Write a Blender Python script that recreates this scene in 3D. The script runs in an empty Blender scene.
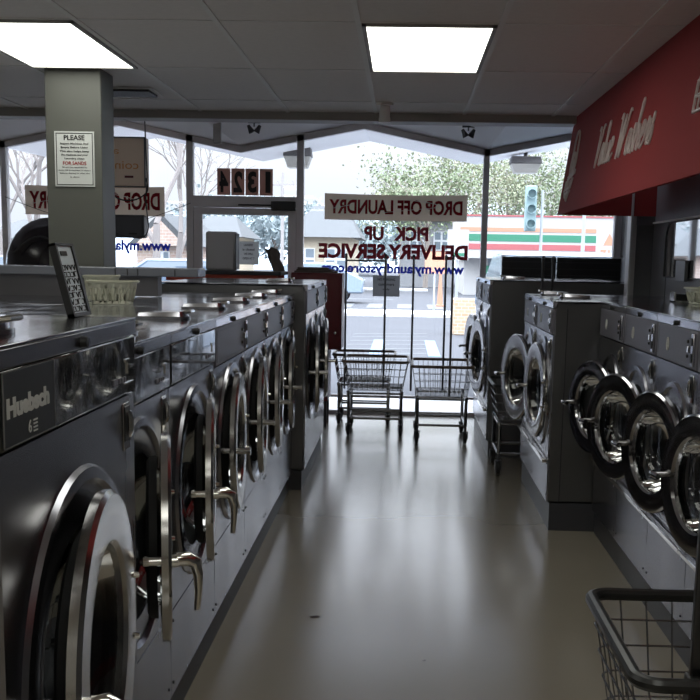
import bpy, bmesh, math, random
SKY = .80
from mathutils import Vector, Matrix
PI = math.pi
random.seed(7)
S = bpy.context.scene
C = S.collection

# ------------------------------------------------------------------ materials
def mat(name, col, rough=.6, metal=0., noise=0., nscale=8., bump=0., bscale=60., spec=.5, emit=0., stretch=None, rvar=0., coat=0.):
    m = bpy.data.materials.new(name); m.use_nodes = True
    nt = m.node_tree; b = nt.nodes['Principled BSDF']
    b.inputs['Base Color'].default_value = (*col, 1)
    b.inputs['Roughness'].default_value = rough
    b.inputs['Metallic'].default_value = metal
    b.inputs['Specular IOR Level'].default_value = spec
    b.inputs['Coat Weight'].default_value = coat
    tc = nt.nodes.new('ShaderNodeTexCoord'); mp = nt.nodes.new('ShaderNodeMapping')
    nt.links.new(tc.outputs['Object'], mp.inputs['Vector'])
    if stretch: mp.inputs['Scale'].default_value = stretch
    if noise or rvar:
        n = nt.nodes.new('ShaderNodeTexNoise'); n.inputs['Scale'].default_value = nscale
        n.inputs['Detail'].default_value = 5
        nt.links.new(mp.outputs[0], n.inputs['Vector'])
        if noise:
            r = nt.nodes.new('ShaderNodeMix'); r.data_type = 'RGBA'
            r.inputs['A'].default_value = tuple(max(0, c*(1-noise)) for c in col)+(1,)
            r.inputs['B'].default_value = tuple(min(1, c*(1+noise)) for c in col)+(1,)
            nt.links.new(n.outputs['Fac'], r.inputs['Factor']); nt.links.new(r.outputs['Result'], b.inputs['Base Color'])
        if rvar:
            mr = nt.nodes.new('ShaderNodeMapRange'); mr.inputs['From Min'].default_value = .3; mr.inputs['From Max'].default_value = .7
            mr.inputs['To Min'].default_value = max(0, rough-rvar); mr.inputs['To Max'].default_value = rough+rvar
            nt.links.new(n.outputs['Fac'], mr.inputs['Value']); nt.links.new(mr.outputs[0], b.inputs['Roughness'])
    if bump:
        n2 = nt.nodes.new('ShaderNodeTexNoise'); n2.inputs['Scale'].default_value = bscale; n2.inputs['Detail'].default_value = 4
        nt.links.new(mp.outputs[0], n2.inputs['Vector'])
        bp = nt.nodes.new('ShaderNodeBump'); bp.inputs['Strength'].default_value = bump; bp.inputs['Distance'].default_value = .01
        nt.links.new(n2.outputs['Fac'], bp.inputs['Height']); nt.links.new(bp.outputs[0], b.inputs['Normal'])
    if emit:
        b.inputs['Emission Color'].default_value = (*col, 1); b.inputs['Emission Strength'].default_value = emit
    return m

def cloth_mat(name, col, trans=.6):
    m = bpy.data.materials.new(name); m.use_nodes = True; nt = m.node_tree; nt.nodes.clear()
    out = nt.nodes.new('ShaderNodeOutputMaterial'); d = nt.nodes.new('ShaderNodeBsdfDiffuse'); t = nt.nodes.new('ShaderNodeBsdfTranslucent'); mx = nt.nodes.new('ShaderNodeMixShader')
    tc = nt.nodes.new('ShaderNodeTexCoord'); n = nt.nodes.new('ShaderNodeTexNoise'); n.inputs['Scale'].default_value = 6
    cr = nt.nodes.new('ShaderNodeMix'); cr.data_type = 'RGBA'; cr.inputs['A'].default_value = tuple(c*.9 for c in col)+(1,); cr.inputs['B'].default_value = (*col, 1)
    nt.links.new(tc.outputs['Object'], n.inputs['Vector']); nt.links.new(n.outputs['Fac'], cr.inputs['Factor'])
    for q in (d, t): nt.links.new(cr.outputs['Result'], q.inputs['Color'])
    mx.inputs[0].default_value = trans
    nt.links.new(d.outputs[0], mx.inputs[1]); nt.links.new(t.outputs[0], mx.inputs[2]); nt.links.new(mx.outputs[0], out.inputs[0]); return m

def glass_mat(name, tint=(1, 1, 1), fac0=.04, power=5., rough=.0, dark=0.):
    """thin pane: clear transmission plus a mirror reflection growing at grazing angles"""
    m = bpy.data.materials.new(name); m.use_nodes = True; nt = m.node_tree; nt.nodes.clear()
    out = nt.nodes.new('ShaderNodeOutputMaterial'); tr = nt.nodes.new('ShaderNodeBsdfTransparent'); gl = nt.nodes.new('ShaderNodeBsdfGlossy')
    tr.inputs['Color'].default_value = (*tint, 1); gl.inputs['Roughness'].default_value = rough
    fr = nt.nodes.new('ShaderNodeFresnel'); fr.inputs['IOR'].default_value = 1.45
    mx = nt.nodes.new('ShaderNodeMixShader')
    nt.links.new(fr.outputs[0], mx.inputs[0]); nt.links.new(tr.outputs[0], mx.inputs[1]); nt.links.new(gl.outputs[0], mx.inputs[2])
    nt.links.new(mx.outputs[0], out.inputs[0]); return m

def brick_mat(name, c1, c2, mortar, scale=6.):
    m = mat(name, c1, .85); nt = m.node_tree; b = nt.nodes['Principled BSDF']
    br = nt.nodes.new('ShaderNodeTexBrick'); br.inputs['Color1'].default_value = (*c1, 1); br.inputs['Color2'].default_value = (*c2, 1)
    br.inputs['Mortar'].default_value = (*mortar, 1); br.inputs['Scale'].default_value = scale
    mp = [n for n in nt.nodes if n.type == 'MAPPING'][0]; mp.inputs['Rotation'].default_value = (PI/2, 0, 0)
    nt.links.new(mp.outputs[0], br.inputs['Vector']); nt.links.new(br.outputs['Color'], b.inputs['Base Color']); return m

STEEL = mat('stainless_steel', (.29, .29, .32), .24, 1., rvar=.05, nscale=3, stretch=(1, 1, .25), bump=.05, bscale=2.2)
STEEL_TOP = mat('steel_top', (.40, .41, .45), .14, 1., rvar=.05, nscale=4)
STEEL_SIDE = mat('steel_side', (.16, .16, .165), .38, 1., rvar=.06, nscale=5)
TRIMSTEEL = mat('bright_trim_steel', (.62, .62, .68), .18, 1.)
CHROME = mat('chrome', (.78, .76, .72), .1, 1.)
RING = mat('polished_ring', (.52, .51, .50), .17, 1., rvar=.04, nscale=6)
RINGD = mat('dark_polished_ring', (.42, .42, .44), .13, 1., rvar=.03, nscale=6)
GREYP = mat('grey_control_panel', (.16, .155, .185), .42, .2, noise=.05)
BLACKP = mat('gloss_black_panel', (.012, .012, .013), .05, 0., coat=1., bump=.5, bscale=9)
MATTEB = mat('matte_black_panel', (.016, .017, .017), .45)
BLACK = mat('black_plastic', (.012, .012, .013), .4)
RUBBER = mat('black_rubber', (.01, .01, .01), .6)
DRUM = mat('drum_steel', (.05, .05, .052), .35, 1.)
KICK = mat('dark_base', (.03, .03, .034), .5)
KICKR = mat('grey_cove_base', (.045, .045, .053), .4)
DGLASS = glass_mat('door_glass', (.45, .48, .5))
LOGO = mat('pale_print', (.60, .60, .58), .5)
WHITEB = mat('white_plastic_basket', (.62, .62, .50), .45)
PAPER = mat('paper', (.66, .68, .66), .7)
TPAPER = cloth_mat('window_paper', (.75, .76, .76), .5)
INK = mat('black_ink', (.02, .02, .02), .7)
REDINK = mat('red_ink', (.35, .03, .03), .7)
BANNER = cloth_mat('banner_cloth', (.80, .72, .64), .6)
BANRED = cloth_mat('banner_letter_red', (.36, .03, .04), .6)
VINRED = cloth_mat('vinyl_dark_red', (.42, .10, .13), .5)
VINBLUE = cloth_mat('vinyl_navy', (.09, .15, .75), .5)
REDSIGN = mat('red_painted_sign', (.31, .042, .042), .8, noise=.06, nscale=2, spec=.15)
SIGNW = mat('sign_white', (.72, .64, .62), .6)
PILLAR = mat('pillar_paint', (.105, .108, .095), .5, noise=.05, nscale=3)
WALLM = mat('wall_paint', (.17, .165, .18), .42, noise=.05, nscale=2)
WALLC = mat('cream_wall_paint', (.55, .53, .50), .6, noise=.04, nscale=2)
WALLD = mat('wall_lower_panel', (.13, .13, .14), .32, noise=.04, nscale=2)
CEILM = mat('ceiling_tile', (.72, .69, .67), .9, noise=.07, nscale=30, bump=.1, bscale=120)
GRID = mat('ceiling_grid_metal', (.72, .71, .69), .6)
HEADM = mat('header_paint', (.36, .35, .34), .6)
CANOPY = mat('canopy_paint', (.88, .87, .89), .7, noise=.04, nscale=1.2)
FRAME = mat('window_frame_metal', (.55, .53, .54), .45, .3)
FRAMEW = mat('pale_frame_edge', (.6, .6, .62), .4, .3)
GLASS = glass_mat('window_glass', (.97, .985, .98))
REDCAB = mat('red_cabinet_paint', (.12, .008, .012), .35)
ORANGE = mat('orange_red_plastic', (.42, .05, .02), .45)
COUNTER = mat('counter_laminate', (.17, .18, .21), .2, noise=.05)
CARTST = mat('cart_chrome', (.32, .32, .33), .25, 1.)
RAIL = mat('cart_rail_brown', (.13, .085, .06), .45)
RAILB = mat('cart_rail_black', (.018, .018, .018), .33)
POLE = mat('pole_steel', (.12, .12, .125), .3, 1.)
DIFF = mat('light_diffuser', (.93, .94, .86), .6, emit=2.9)
CARDB = mat('brown_paper', (.11, .09, .075), .8)
GREYBOX = mat('grey_plastic_box', (.42, .41, .40), .6)
BEIGE = mat('beige_sign_box', (.88, .72, .56), .55)
OLETTER = mat('orange_letter', (.75, .36, .12), .6)
DARKBOX = mat('dark_grey_box', (.06, .062, .07), .5)
MIRROR = mat('mirror_glass', (.75, .78, .82), .03, 1.)
GLOSSB = mat('glossy_black_vinyl', (.014, .011, .017), .2)
LAMPG = mat('lamp_lens', (.62, .6, .55), .5)
LAMPD = mat('lamp_housing', (.17, .16, .16), .6)
# outdoors; the paler colours carry distance haze in their base tone
ASPH = mat('asphalt', (.062, .066, .078), .85, noise=.12, nscale=.6)
WALK = mat('concrete_sidewalk', (.62, .63, .65), .85, noise=.06, nscale=1)
ROADP = mat('road_paint', (.14, .15, .16), .7)
BLUEP = mat('blue_road_paint', (.15, .23, .36), .7)
CREAM = mat('cream_stucco', (.52, .46, .36), .85, noise=.05, nscale=1)
ROOFG = mat('grey_shingle', (.10, .108, .115), .9, noise=.1, nscale=3)
GREYH = mat('grey_siding', (.34, .35, .37), .85, noise=.06)
WINB = mat('house_window_white', (.75, .77, .8), .6)
WING = mat('house_window_dark', (.2, .25, .3), .3)
BRICKP = brick_mat('pale_brick', (.52, .38, .32), (.58, .46, .38), (.66, .60, .55), 2.2)
BRICKW = brick_mat('tan_brick', (.55, .38, .24), (.62, .46, .32), (.70, .62, .54), 3.5)
BARK = mat('bark', (.34, .30, .27), .9, noise=.2, nscale=6)
BARKL = mat('pale_branch', (.26, .235, .225), .9)
LEAF1 = mat('leaf_green', (.20, .25, .15), .8, noise=.4, nscale=.7)
LEAF2 = mat('leaf_olive', (.27, .29, .19), .8, noise=.35, nscale=.7)
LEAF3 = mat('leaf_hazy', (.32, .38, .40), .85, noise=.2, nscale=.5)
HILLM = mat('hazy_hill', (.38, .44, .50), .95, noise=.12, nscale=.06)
STOREW = mat('store_white', (.52, .52, .52), .7)
STOREG = mat('store_green', (.05, .24, .15), .6)
STORER = mat('store_red', (.46, .13, .14), .6)
STOREO = mat('store_orange', (.58, .30, .20), .6)
STOREGL = mat('store_glass', (.28, .34, .40), .25)
CARW = mat('pale_blue_car_paint', (.28, .36, .46), .25, .2, coat=.6)
CARB = mat('blue_grey_car_paint', (.12, .17, .24), .25, .2, coat=.6)
CARG = mat('car_glass', (.16, .20, .24), .08)
TLIGHT = mat('traffic_light_green_grey', (.30, .42, .44), .6)
WOODP = mat('utility_pole_wood', (.42, .40, .40), .9)
METALP = mat('galvanised_pole', (.50, .53, .57), .5, .4)

# ------------------------------------------------------------------ mesh builder
class MB:
    def __init__(s): s.v = []; s.f = []
    def add(s, vs, fs, M=None):
        o = len(s.v)
        s.v += [tuple(M @ Vector(v)) if M else tuple(v) for v in vs]
        s.f += [tuple(i+o for i in f) for f in fs]; return s
    def box(s, x0, x1, y0, y1, z0, z1, M=None):
        vs = [(x, y, z) for x in (x0, x1) for y in (y0, y1) for z in (z0, z1)]
        return s.add(vs, [(0, 1, 3, 2), (4, 6, 7, 5), (0, 4, 5, 1), (2, 3, 7, 6), (0, 2, 6, 4), (1, 5, 7, 3)], M)
    def path(s, pts, r, n=8, closed=False, M=None, flat=None):
        P = [Vector(p) for p in pts]; N = len(P); vs = []; fs = []
        rr = r if isinstance(r, (list, tuple)) else [r]*N
        up = None
        for i, p in enumerate(P):
            a = P[(i-1) % N] if (closed or i > 0) else p
            b = P[(i+1) % N] if (closed or i < N-1) else p
            t = (b-a).normalized()
            if up is None:
                up = Vector((0, 0, 1)) if abs(t.z) < .9 else Vector((1, 0, 0))
            e1 = up.cross(t)
            if e1.length < 1e-4: e1 = Vector((1, 0, 0)).cross(t)
            e1.normalize(); e2 = t.cross(e1); up = e2
            for k in range(n):
                an = 2*PI*(k+.5)/n
                vs.append(p+e1*math.cos(an)*rr[i]+e2*math.sin(an)*rr[i])
        for i in range(N if closed else N-1):
            for k in range(n):
                a = i*n+k; b = i*n+(k+1) % n; j = ((i+1) % N)*n
                fs.append((a, b, j+(k+1) % n, j+k))
        if not closed:
            fs.append(tuple(range(n-1, -1, -1))); fs.append(tuple((N-1)*n+k for k in range(n)))
        return s.add(vs, fs, M)
    def tube(s, a, b, r, n=10, M=None): return s.path([a, b], r, n, M=M)
    def lathe(s, prof, n=40, M=None, closed=False):
        """profile (radius, x) turned about the x axis"""
        vs = []; fs = []
        for (r, x) in prof:
            for k in range(n):
                a = 2*PI*k/n; vs.append((x, r*math.cos(a), r*math.sin(a)))
        m = len(prof)
        for i in range(m if closed else m-1):
            j = (i+1) % m
            for k in range(n):
                fs.append((i*n+k, i*n+(k+1) % n, j*n+(k+1) % n, j*n+k))
        if not closed:
            if prof[0][0] > 1e-6: pass
        return s.add(vs, fs, M)
    def disc(s, r, x, n=40, M=None):
        return s.add([(x, r*math.cos(2*PI*k/n), r*math.sin(2*PI*k/n)) for k in range(n)], [tuple(range(n))], M)
    def prism(s, poly, x0, x1, M=None):
        """poly in (y,z), extruded along x"""
        n = len(poly)
        vs = [(x0, y, z) for y, z in poly]+[(x1, y, z) for y, z in poly]
        fs = [tuple(range(n-1, -1, -1)), tuple(range(n, 2*n))]+[(i, (i+1) % n, n+(i+1) % n, n+i) for i in range(n)]
        return s.add(vs, fs, M)

def link(name, mb, m, parent=None, bevel=0., smooth=True, loc=None, mods=True):
    me = bpy.data.meshes.new(name); me.from_pydata(mb.v, [], mb.f)
    bm = bmesh.new(); bm.from_mesh(me); bmesh.ops.remove_doubles(bm, verts=bm.verts, dist=1e-6)
    bmesh.ops.recalc_face_normals(bm, faces=bm.faces); bm.to_mesh(me); bm.free()
    me.materials.append(m)
    if smooth:
        me.polygons.foreach_set('use_smooth', [True]*len(me.polygons)); me.set_sharp_from_angle(angle=math.radians(35))
    o = bpy.data.objects.new(name, me); C.objects.link(o)
    if parent: o.parent = parent
    if loc: o.location = loc
    if bevel:
        b = o.modifiers.new('bevel', 'BEVEL'); b.width = bevel; b.segments = 2; b.limit_method = 'ANGLE'; b.angle_limit = math.radians(40)
    return o
def raw(name, vs, fs, m, parent=None):
    me = bpy.data.meshes.new(name); me.from_pydata(vs, [], fs); me.materials.append(m)
    o = bpy.data.objects.new(name, me); C.objects.link(o)
    if parent: o.parent = parent
    return o
def thing(name, label, cat, loc=(0, 0, 0), rz=0., group=None):
    o = bpy.data.objects.new(name, None); C.objects.link(o); o.empty_display_size = .1
    o.location = loc; o.rotation_euler = (0, 0, rz); o['label'] = label; o['category'] = cat
    if group: o['group'] = group
    return o
def tag(o, label, cat, group=None, kind=None):
    o['label'] = label; o['category'] = cat
    if group: o['group'] = group
    if kind: o['kind'] = kind
    return o
def struct(name, mb, m, parent=None, **k):
    o = link(name, mb, m, parent, **k)
    if not parent: o['kind'] = 'structure'
    return o
def sempty(name, loc=(0, 0, 0)):
    o = bpy.data.objects.new(name, None); C.objects.link(o); o.location = loc; o['kind'] = 'structure'; return o

def text_mb(body, w=None, h=None, bold=.0, extrude=.5, shear=0., spacing=1., align='LEFT'):
    """lettering as a mesh in x (right) / y (up), scaled to width w and height h"""
    cu = bpy.data.curves.new('t', 'FONT'); cu.body = body; cu.size = 1; cu.offset = bold; cu.extrude = 0; cu.shear = shear
    cu.space_character = spacing; cu.align_x = align; cu.resolution_u = 3
    o = bpy.data.objects.new('t', cu); C.objects.link(o)
    dg = bpy.context.evaluated_depsgraph_get(); me = bpy.data.meshes.new_from_object(o.evaluated_get(dg))
    vs = [v.co.copy() for v in me.vertices]; fs = [tuple(p.vertices) for p in me.polygons]
    bpy.data.objects.remove(o); bpy.data.curves.remove(cu); bpy.data.meshes.remove(me)
    x0 = min(v.x for v in vs); x1 = max(v.x for v in vs); y0 = min(v.y for v in vs); y1 = max(v.y for v in vs)
    sx = w/(x1-x0) if w else None; sy = h/(y1-y0) if h else None
    sx = sx or sy; sy = sy or sx
    out = []
    for v in vs: out.append(Vector(((v.x-x0)*sx, (v.y-y0)*sy, 0)))
    return out, fs
def add_text(mb, body, org, ex, ey, w, h, thick=.002, **k):
    """org = lower-left corner, ex = reading direction, ey = up direction"""
    vs, fs = text_mb(body, w, h, **k)
    ex = Vector(ex).normalized(); ey = Vector(ey).normalized(); nrm = ex.cross(ey); org = Vector(org)
    n = len(vs)
    V = [org+ex*v.x+ey*v.y for v in vs]
    V2 = [v+nrm*thick for v in V]
    # boundary edges for the sides
    cnt = {}
    for f in fs:
        for a, b in zip(f, f[1:]+f[:1]):
            cnt[(a, b)] = cnt.get((a, b), 0)+1
    sides = [(a, b, b+n, a+n) for (a, b) in cnt if (b, a) not in cnt]
    mb.add(V+V2, [tuple(reversed(f)) for f in fs]+[tuple(i+n for i in f) for f in fs]+sides)
    return mb

# ================================================================== camera
cam = bpy.data.cameras.new('camera'); co = bpy.data.objects.new('camera', cam); C.objects.link(co)
p_, t_, r_ = 0.160896, 0.034248, 0.01824
F = Vector((-math.sin(t_)*math.cos(p_), math.cos(t_)*math.cos(p_), -math.sin(p_)))
R0 = Vector((math.cos(t_), math.sin(t_), 0)); U0 = R0.cross(F)
Rr = R0*math.cos(r_)+U0*math.sin(r_); Ur = -R0*math.sin(r_)+U0*math.cos(r_)
Mx = Matrix((Rr, Ur, -F)).transposed().to_4x4(); Mx.translation = (0, 0, 1.5)
co.matrix_world = Mx
cam.sensor_fit = 'HORIZONTAL'; cam.sensor_width = 36; cam.lens = 1116.36*36/700
cam.shift_x = -(362.43-350)/700; cam.shift_y = (440.55-350)/700
cam.clip_start = .05; cam.clip_end = 600
S.camera = co

# ================================================================== room shell
XL, XR, XR2, Y0, YW, YC = -6.0, 1.76, 2.05, -3.0, 10.9, 7.97
m = MB().box(XL, XR2+.1, Y0, YW+.05, -.1, 0)
FLOOR = mat('vinyl_floor', (.30, .262, .202), .26, noise=.05, nscale=2.2, rvar=.012, spec=1., coat=.7)
FLOOR.node_tree.nodes['Principled BSDF'].inputs['Coat Roughness'].default_value = .16
struct('floor', m, FLOOR, smooth=False)
# scuffed worn strip and seams of the sheet floor
struct('ceiling', MB().box(XL, XR+.2, Y0, YC, 2.5, 2.6), CEILM, smooth=False)
g = MB()
k = -8
x = -.831+.6096*k
while x < 1.3:
    if x > XL: g.box(x-.012, x+.012, Y0, YC, 2.4945, 2.5)
    k += 1; x = -.831+.6096*k
y = 4.986-1.2192*6
while y < YC:
    g.box(XL, 1.16, y-.007, y+.007, 2.4965, 2.5); y += 1.2192
struct('trim_1', g, GRID, smooth=False)
struct('trim_2', MB().box(XL, 1.16, YC, YC+.2, 2.445, 2.62), HEADM, bevel=.004)
struct('wall_left', MB().box(XL-.1, XL, Y0, YW, 0, 3), WALLC, smooth=False)
struct('wall_back', MB().box(XL, XR2+.1, Y0-.1, Y0, 0, 2.7), WALLC, smooth=False)
struct('wall_right', MB().box(XR, XR+.1, Y0, 8.1, 1.79, 2.7), WALLM, smooth=False)
struct('wall_right_lower', MB().box(XR-.004, XR+.1, Y0, 8.1, 0, 1.79), WALLD, smooth=False)
struct('trim_3', MB().box(XR-.016, XR-.003, Y0, 8.1, 1.783, 1.795), GRID, smooth=False)
g = MB()
for y in (7.64, 5.2, 2.76): g.box(XR-.007, XR-.003, y, y+.008, 0, 1.783)
struct('trim_4', g, KICK, smooth=False)
# return pier at the end of the right wall
struct('wall_pier', MB().box(1.635, 2.15, 8.105, 8.2, 0, 2.8), WALLD, smooth=False)
struct('trim_5', MB().box(1.63, 1.77, 8.09, 8.105, 1.775, 1.93), WALLM, smooth=False)
struct('trim_6', MB().box(1.605, 1.635, 8.09, 8.2, 0, 2.8), FRAME, bevel=.004)
struct('trim_7', MB().box(1.588, 1.605, 8.07, 8.2, 0, 2.8), FRAMEW, bevel=.004)
struct('wall_right_front', MB().box(XR2, XR2+.1, 8.2, YW+.1, 0, 3), WALLD, smooth=False)

# folded plate roof over the shop front
VAL = [.765-2.35*i for i in range(-1, 5)]           # valley lines
PK = [v-1.175 for v in VAL]
prof = []
xs = sorted(VAL+PK)
def roofz(x):
    d = abs(((x-.765)/2.35) - round((x-.765)/2.35))*2   # 0 at valley, 1 at peak
    return 2.545+.235*d
xs = [x for x in xs if x > XL-1]
low = [(x, roofz(x)) for x in xs]
g = MB(); n = len(low)
for (ya, yb, nm, mm) in ((YC+.2, 12.6, 'canopy_roof', CANOPY),):
    vs = [(x, ya, z) for x, z in low]+[(x, yb, z) for x, z in low]+[(x, ya, z+.16) for x, z in low]+[(x, yb, z+.16) for x, z in low]
    fs = []
    for i in range(n-1):
        fs += [(i, i+1, n+i+1, n+i), (2*n+i, 3*n+i, 3*n+i+1, 2*n+i+1), (i, 2*n+i, 2*n+i+1, i+1), (n+i, n+i+1, 3*n+i+1, 3*n+i)]
    fs += [(0, n, 3*n, 2*n), (n-1, 3*n-1, 4*n-1, 2*n-1)]
    g.add(vs, fs)
struct('canopy_roof', g, CANOPY, smooth=False)
g = MB()
for (x, z), (x2, z2) in zip(low, low[1:]):       # dark drip edge outside the glass
    g.add([(x, yy, zz-.0) for yy in (YW+.07, YW+.1) for zz in (z-.03, z)]+[(x2, yy, zz) for yy in (YW+.07, YW+.1) for zz in (z2-.03, z2)],
          [(0, 1, 3, 2), (4, 6, 7, 5), (0, 4, 5, 1), (2, 3, 7, 6), (0, 2, 6, 4), (1, 5, 7, 3)])
struct('trim_8', g, KICK, smooth=False)

# ---------------- shop front glazing
MUL = [XL+.03, -3.87, -2.07, -1.01, .755, 2.0]
def mull(mb, x, w=.055, d=.09, z0=.0, z1=None):
    z1 = z1 if z1 else roofz(x)-.005
    mb.box(x-w/2, x+w/2, YW-d/2, YW+d/2, z0, z1)
def sloped(mb, xa, xb, dz=.06, d=.09):
    cuts = [xa]+[c for c in sorted(VAL+PK) if xa < c < xb]+[xb]
    for a, b in zip(cuts, cuts[1:]):
        za, zb = roofz(a)-.004, roofz(b)-.004
        vs = [(a, yy, zz) for yy in (YW-d/2, YW+d/2) for zz in (za-dz, za)]+[(b, yy, zz) for yy in (YW-d/2, YW+d/2) for zz in (zb-dz, zb)]
        mb.add(vs, [(0, 1, 3, 2), (4, 6, 7, 5), (0, 4, 5, 1), (2, 3, 7, 6), (0, 2, 6, 4), (1, 5, 7, 3)])
def pane(mb, xa, xb, z0, z1=None, y=YW, t=.008):
    cuts = [xa]+([c for c in sorted(VAL+PK) if xa < c < xb] if z1 is None else [])+[xb]
    tops = [(c, (roofz(c)-.03) if z1 is None else z1) for c in cuts]
    poly = [(xa, z0), (xb, z0)]+list(reversed(tops))
    nn = len(poly)
    mb.add([(px, y-t/2, pz) for px, pz in poly]+[(px, y+t/2, pz) for px, pz in poly],
           [tuple(range(nn)), tuple(range(2*nn-1, nn-1, -1))]+[(i, (i+1) % nn, nn+(i+1) % nn, nn+i) for i in range(nn)])
bays = [(0, MUL[0], MUL[1]), (1, MUL[1], MUL[2]), (3, MUL[3], MUL[4]), (4, MUL[4], MUL[5])]
WN = {}
for nme, (i, xa, xb) in zip(('window_1', 'window_2', 'window_3', 'window_4'), bays):
    e = sempty(nme, (0, 0, 0)); WN[nme] = e
    f = MB(); mull(f, xa, .055 if nme != 'window_3' else .065); sloped(f, xa, xb); f.box(xa, xb, YW-.05, YW+.05, 0, .035)
    if nme != 'window_3': f.box(xa, xb, YW-.045, YW+.045, .035, .3)
    else: f.box(xa, xb, YW-.02, YW+.02, .16, .185)
    if nme == 'window_4': mull(f, xb, .03)
    link('window_frame', f, FRAME, e)
    gl = MB(); pane(gl, xa, xb, .03); link('glass_pane', gl, GLASS, e, smooth=False)
# shop door bay
e = sempty('door_1'); f = MB(); mull(f, -2.07, .065); sloped(f, -2.07, -1.01); f.box(-2.07, -1.01, YW-.05, YW+.05, 1.97, 2.075); f.box(-2.07, -1.01, YW-.05, YW+.05, 0, .02)
link('door_frame', f, FRAME, e)
gl = MB(); pane(gl, -2.07, -1.01, 2.07); link('transom_glass', gl, GLASS, e, smooth=False)
f = MB(); f.box(-2.035, -1.955, YW-.03, YW+.02, .02, 1.965); f.box(-1.125, -1.045, YW-.03, YW+.02, .02, 1.965)
f.box(-1.955, -1.125, YW-.03, YW+.02, 1.90, 1.965); f.box(-1.955, -1.125, YW-.03, YW+.02, .02, .2)
dl = link('door_leaf', f, FRAME, e, bevel=.004)
gl = MB(); pane(gl, -1.955, -1.125, .2, 1.9, YW-.005); link('glass_pane', gl, GLASS, dl, smooth=False)
link('door_closer', MB().box(-1.28, -1.05, YW-.12, YW-.045, 1.945, 2.03).box(-1.6, -1.25, YW-.075, YW-.06, 1.985, 2.0), MATTEB, e, bevel=.004)
f = MB().tube((-1.1, YW-.09, .85), (-1.1, YW-.09, 1.2), .012).tube((-1.1, YW-.09, .88), (-1.1, YW-.03, .88), .008).tube((-1.1, YW-.09, 1.17), (-1.1, YW-.03, 1.17), .008)
link('door_handle', f, CHROME, dl)
struct('trim_9', MB().box(2.016, 2.05, YW-.05, YW+.05, 0, 2.8), FRAMEW, smooth=False)
for nme, xa, xb in (('baseboard_left', XL, XL+.012),): struct(nme, MB().box(xa, xb, Y0, YW-.06, 0, .1), KICK, smooth=False)

# ---------------- mirrored writing on the glass (read from the street)
YI = YW-.012
def wtext(mb, body, xl, xr, zb, zt, y=YI, bold=.02):
    # reads right-to-left from inside: starts at the right edge, runs to -x
    add_text(mb, body, (xr, y, zb), (-1, 0, 0), (0, 0, 1), xr-xl, zt-zb, thick=.002, bold=bold)
e3 = WN['window_3']
t = MB(); wtext(t, 'PICK', -.11, .222, 1.68, 1.815, bold=.045); link('lettering', t, VINRED, e3, smooth=False)
t = MB(); wtext(t, 'UP', -.395, -.205, 1.68, 1.815, bold=.045); link('lettering', t, VINRED, e3, smooth=False)
t = MB(); wtext(t, 'DELIVERY.SERVICE', -.83, .605, 1.505, 1.65, bold=.045); link('lettering', t, VINRED, e3, smooth=False)
t = MB(); wtext(t, 'www.mylaundrystore.com', -.80, .575, 1.345, 1.465, bold=.04); link('lettering', t, VINBLUE, e3, smooth=False)
t = MB(); wtext(t, 'www.mylaundrystore.com', -3.62, -2.26, 1.515, 1.645, bold=.035); link('lettering', t, VINBLUE, WN['window_2'], smooth=False)
# house number sheets over the door
for i, ch in enumerate('1324'):
    xr = -1.275-.136*i; xl = xr-.126
    sh = link('number_sheet', MB().box(xl, xr, YW-.017, YW-.006, 2.085, 2.335), cloth_mat('sheet_brown_%d' % i, (.62, .42, .36), .6), None, smooth=False)
    tag(sh, 'brown street number sheet in the door transom, ' + ['showing a reversed 1, rightmost of the four', 'showing a reversed 3', 'showing a reversed 2', 'showing a reversed 4, leftmost of the four'][i], 'number sign', 'house number sheets above the door')
    t = MB(); add_text(t, ch, (xr-.02, YW-.0175, 2.11), (-1, 0, 0), (0, 0, 1), .085 if ch != '1' else .05, .2, thick=.003, bold=.04); link('numeral', t, INK, sh, smooth=False)
# banners
def banner(xl, xr, z0, z1, lab, y=YW-.02):
    b = MB(); N = 14
    vs = []; 
    for j in range(3):
        for i in range(N+1):
            fx = i/N; vs.append((xl+(xr-xl)*fx, y-.006+.004*math.sin(fx*9+j), z0+(z1-z0)*j/2-.01*math.sin(fx*PI)*(1 if j == 2 else .4)))
    nv = len(vs); vs += [(a, bb-.003, c) for a, bb, c in vs]
    fs = []
    for j in range(2):
        for i in range(N):
            a = j*(N+1)+i; fs += [(a, a+1, a+N+2, a+N+1), (nv+a, nv+a+N+1, nv+a+N+2, nv+a+1)]
    for i in range(N):
        fs += [(i, nv+i, nv+i+1, i+1), (2*(N+1)+i, 2*(N+1)+i+1, nv+2*(N+1)+i+1, nv+2*(N+1)+i)]
    b.add(vs, fs)
    o = link('banner', b, BANNER); tag(o, lab, 'banner', 'drop off laundry banners')
    t = MB(); add_text(t, 'DROP OFF LAUNDRY', (xr-.045, y-.015, z0+.055), (-1, 0, 0), (0, 0, 1), xr-xl-.09, (z1-z0)-.11, thick=.002, bold=.035)
    link('lettering', t, BANRED, o, smooth=False)
    t = MB()
    for a, bz in (((xl, z0+.09), (xl+.25, z0+.14)), ((xr-.62, z1-.02), (xr-.27, z0+.15)), ((xr-.6, z1-.05), (xr-.3, z0+.16)), ((xl+.55, z0+.07), (xr-.3, z0+.125))):
        t.tube((a[0], y-.019, a[1]), (bz[0], y-.019, bz[1]), .003, 4)
    link('crease', t, SIGNW, o)
banner(-.775, .585, 1.872, 2.118, 'cream banner with reversed red lettering in the middle window above the carts')
banner(-3.67, -2.315, 1.872, 2.15, 'cream banner with reversed red lettering in the left window behind the grey pillar')
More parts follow.
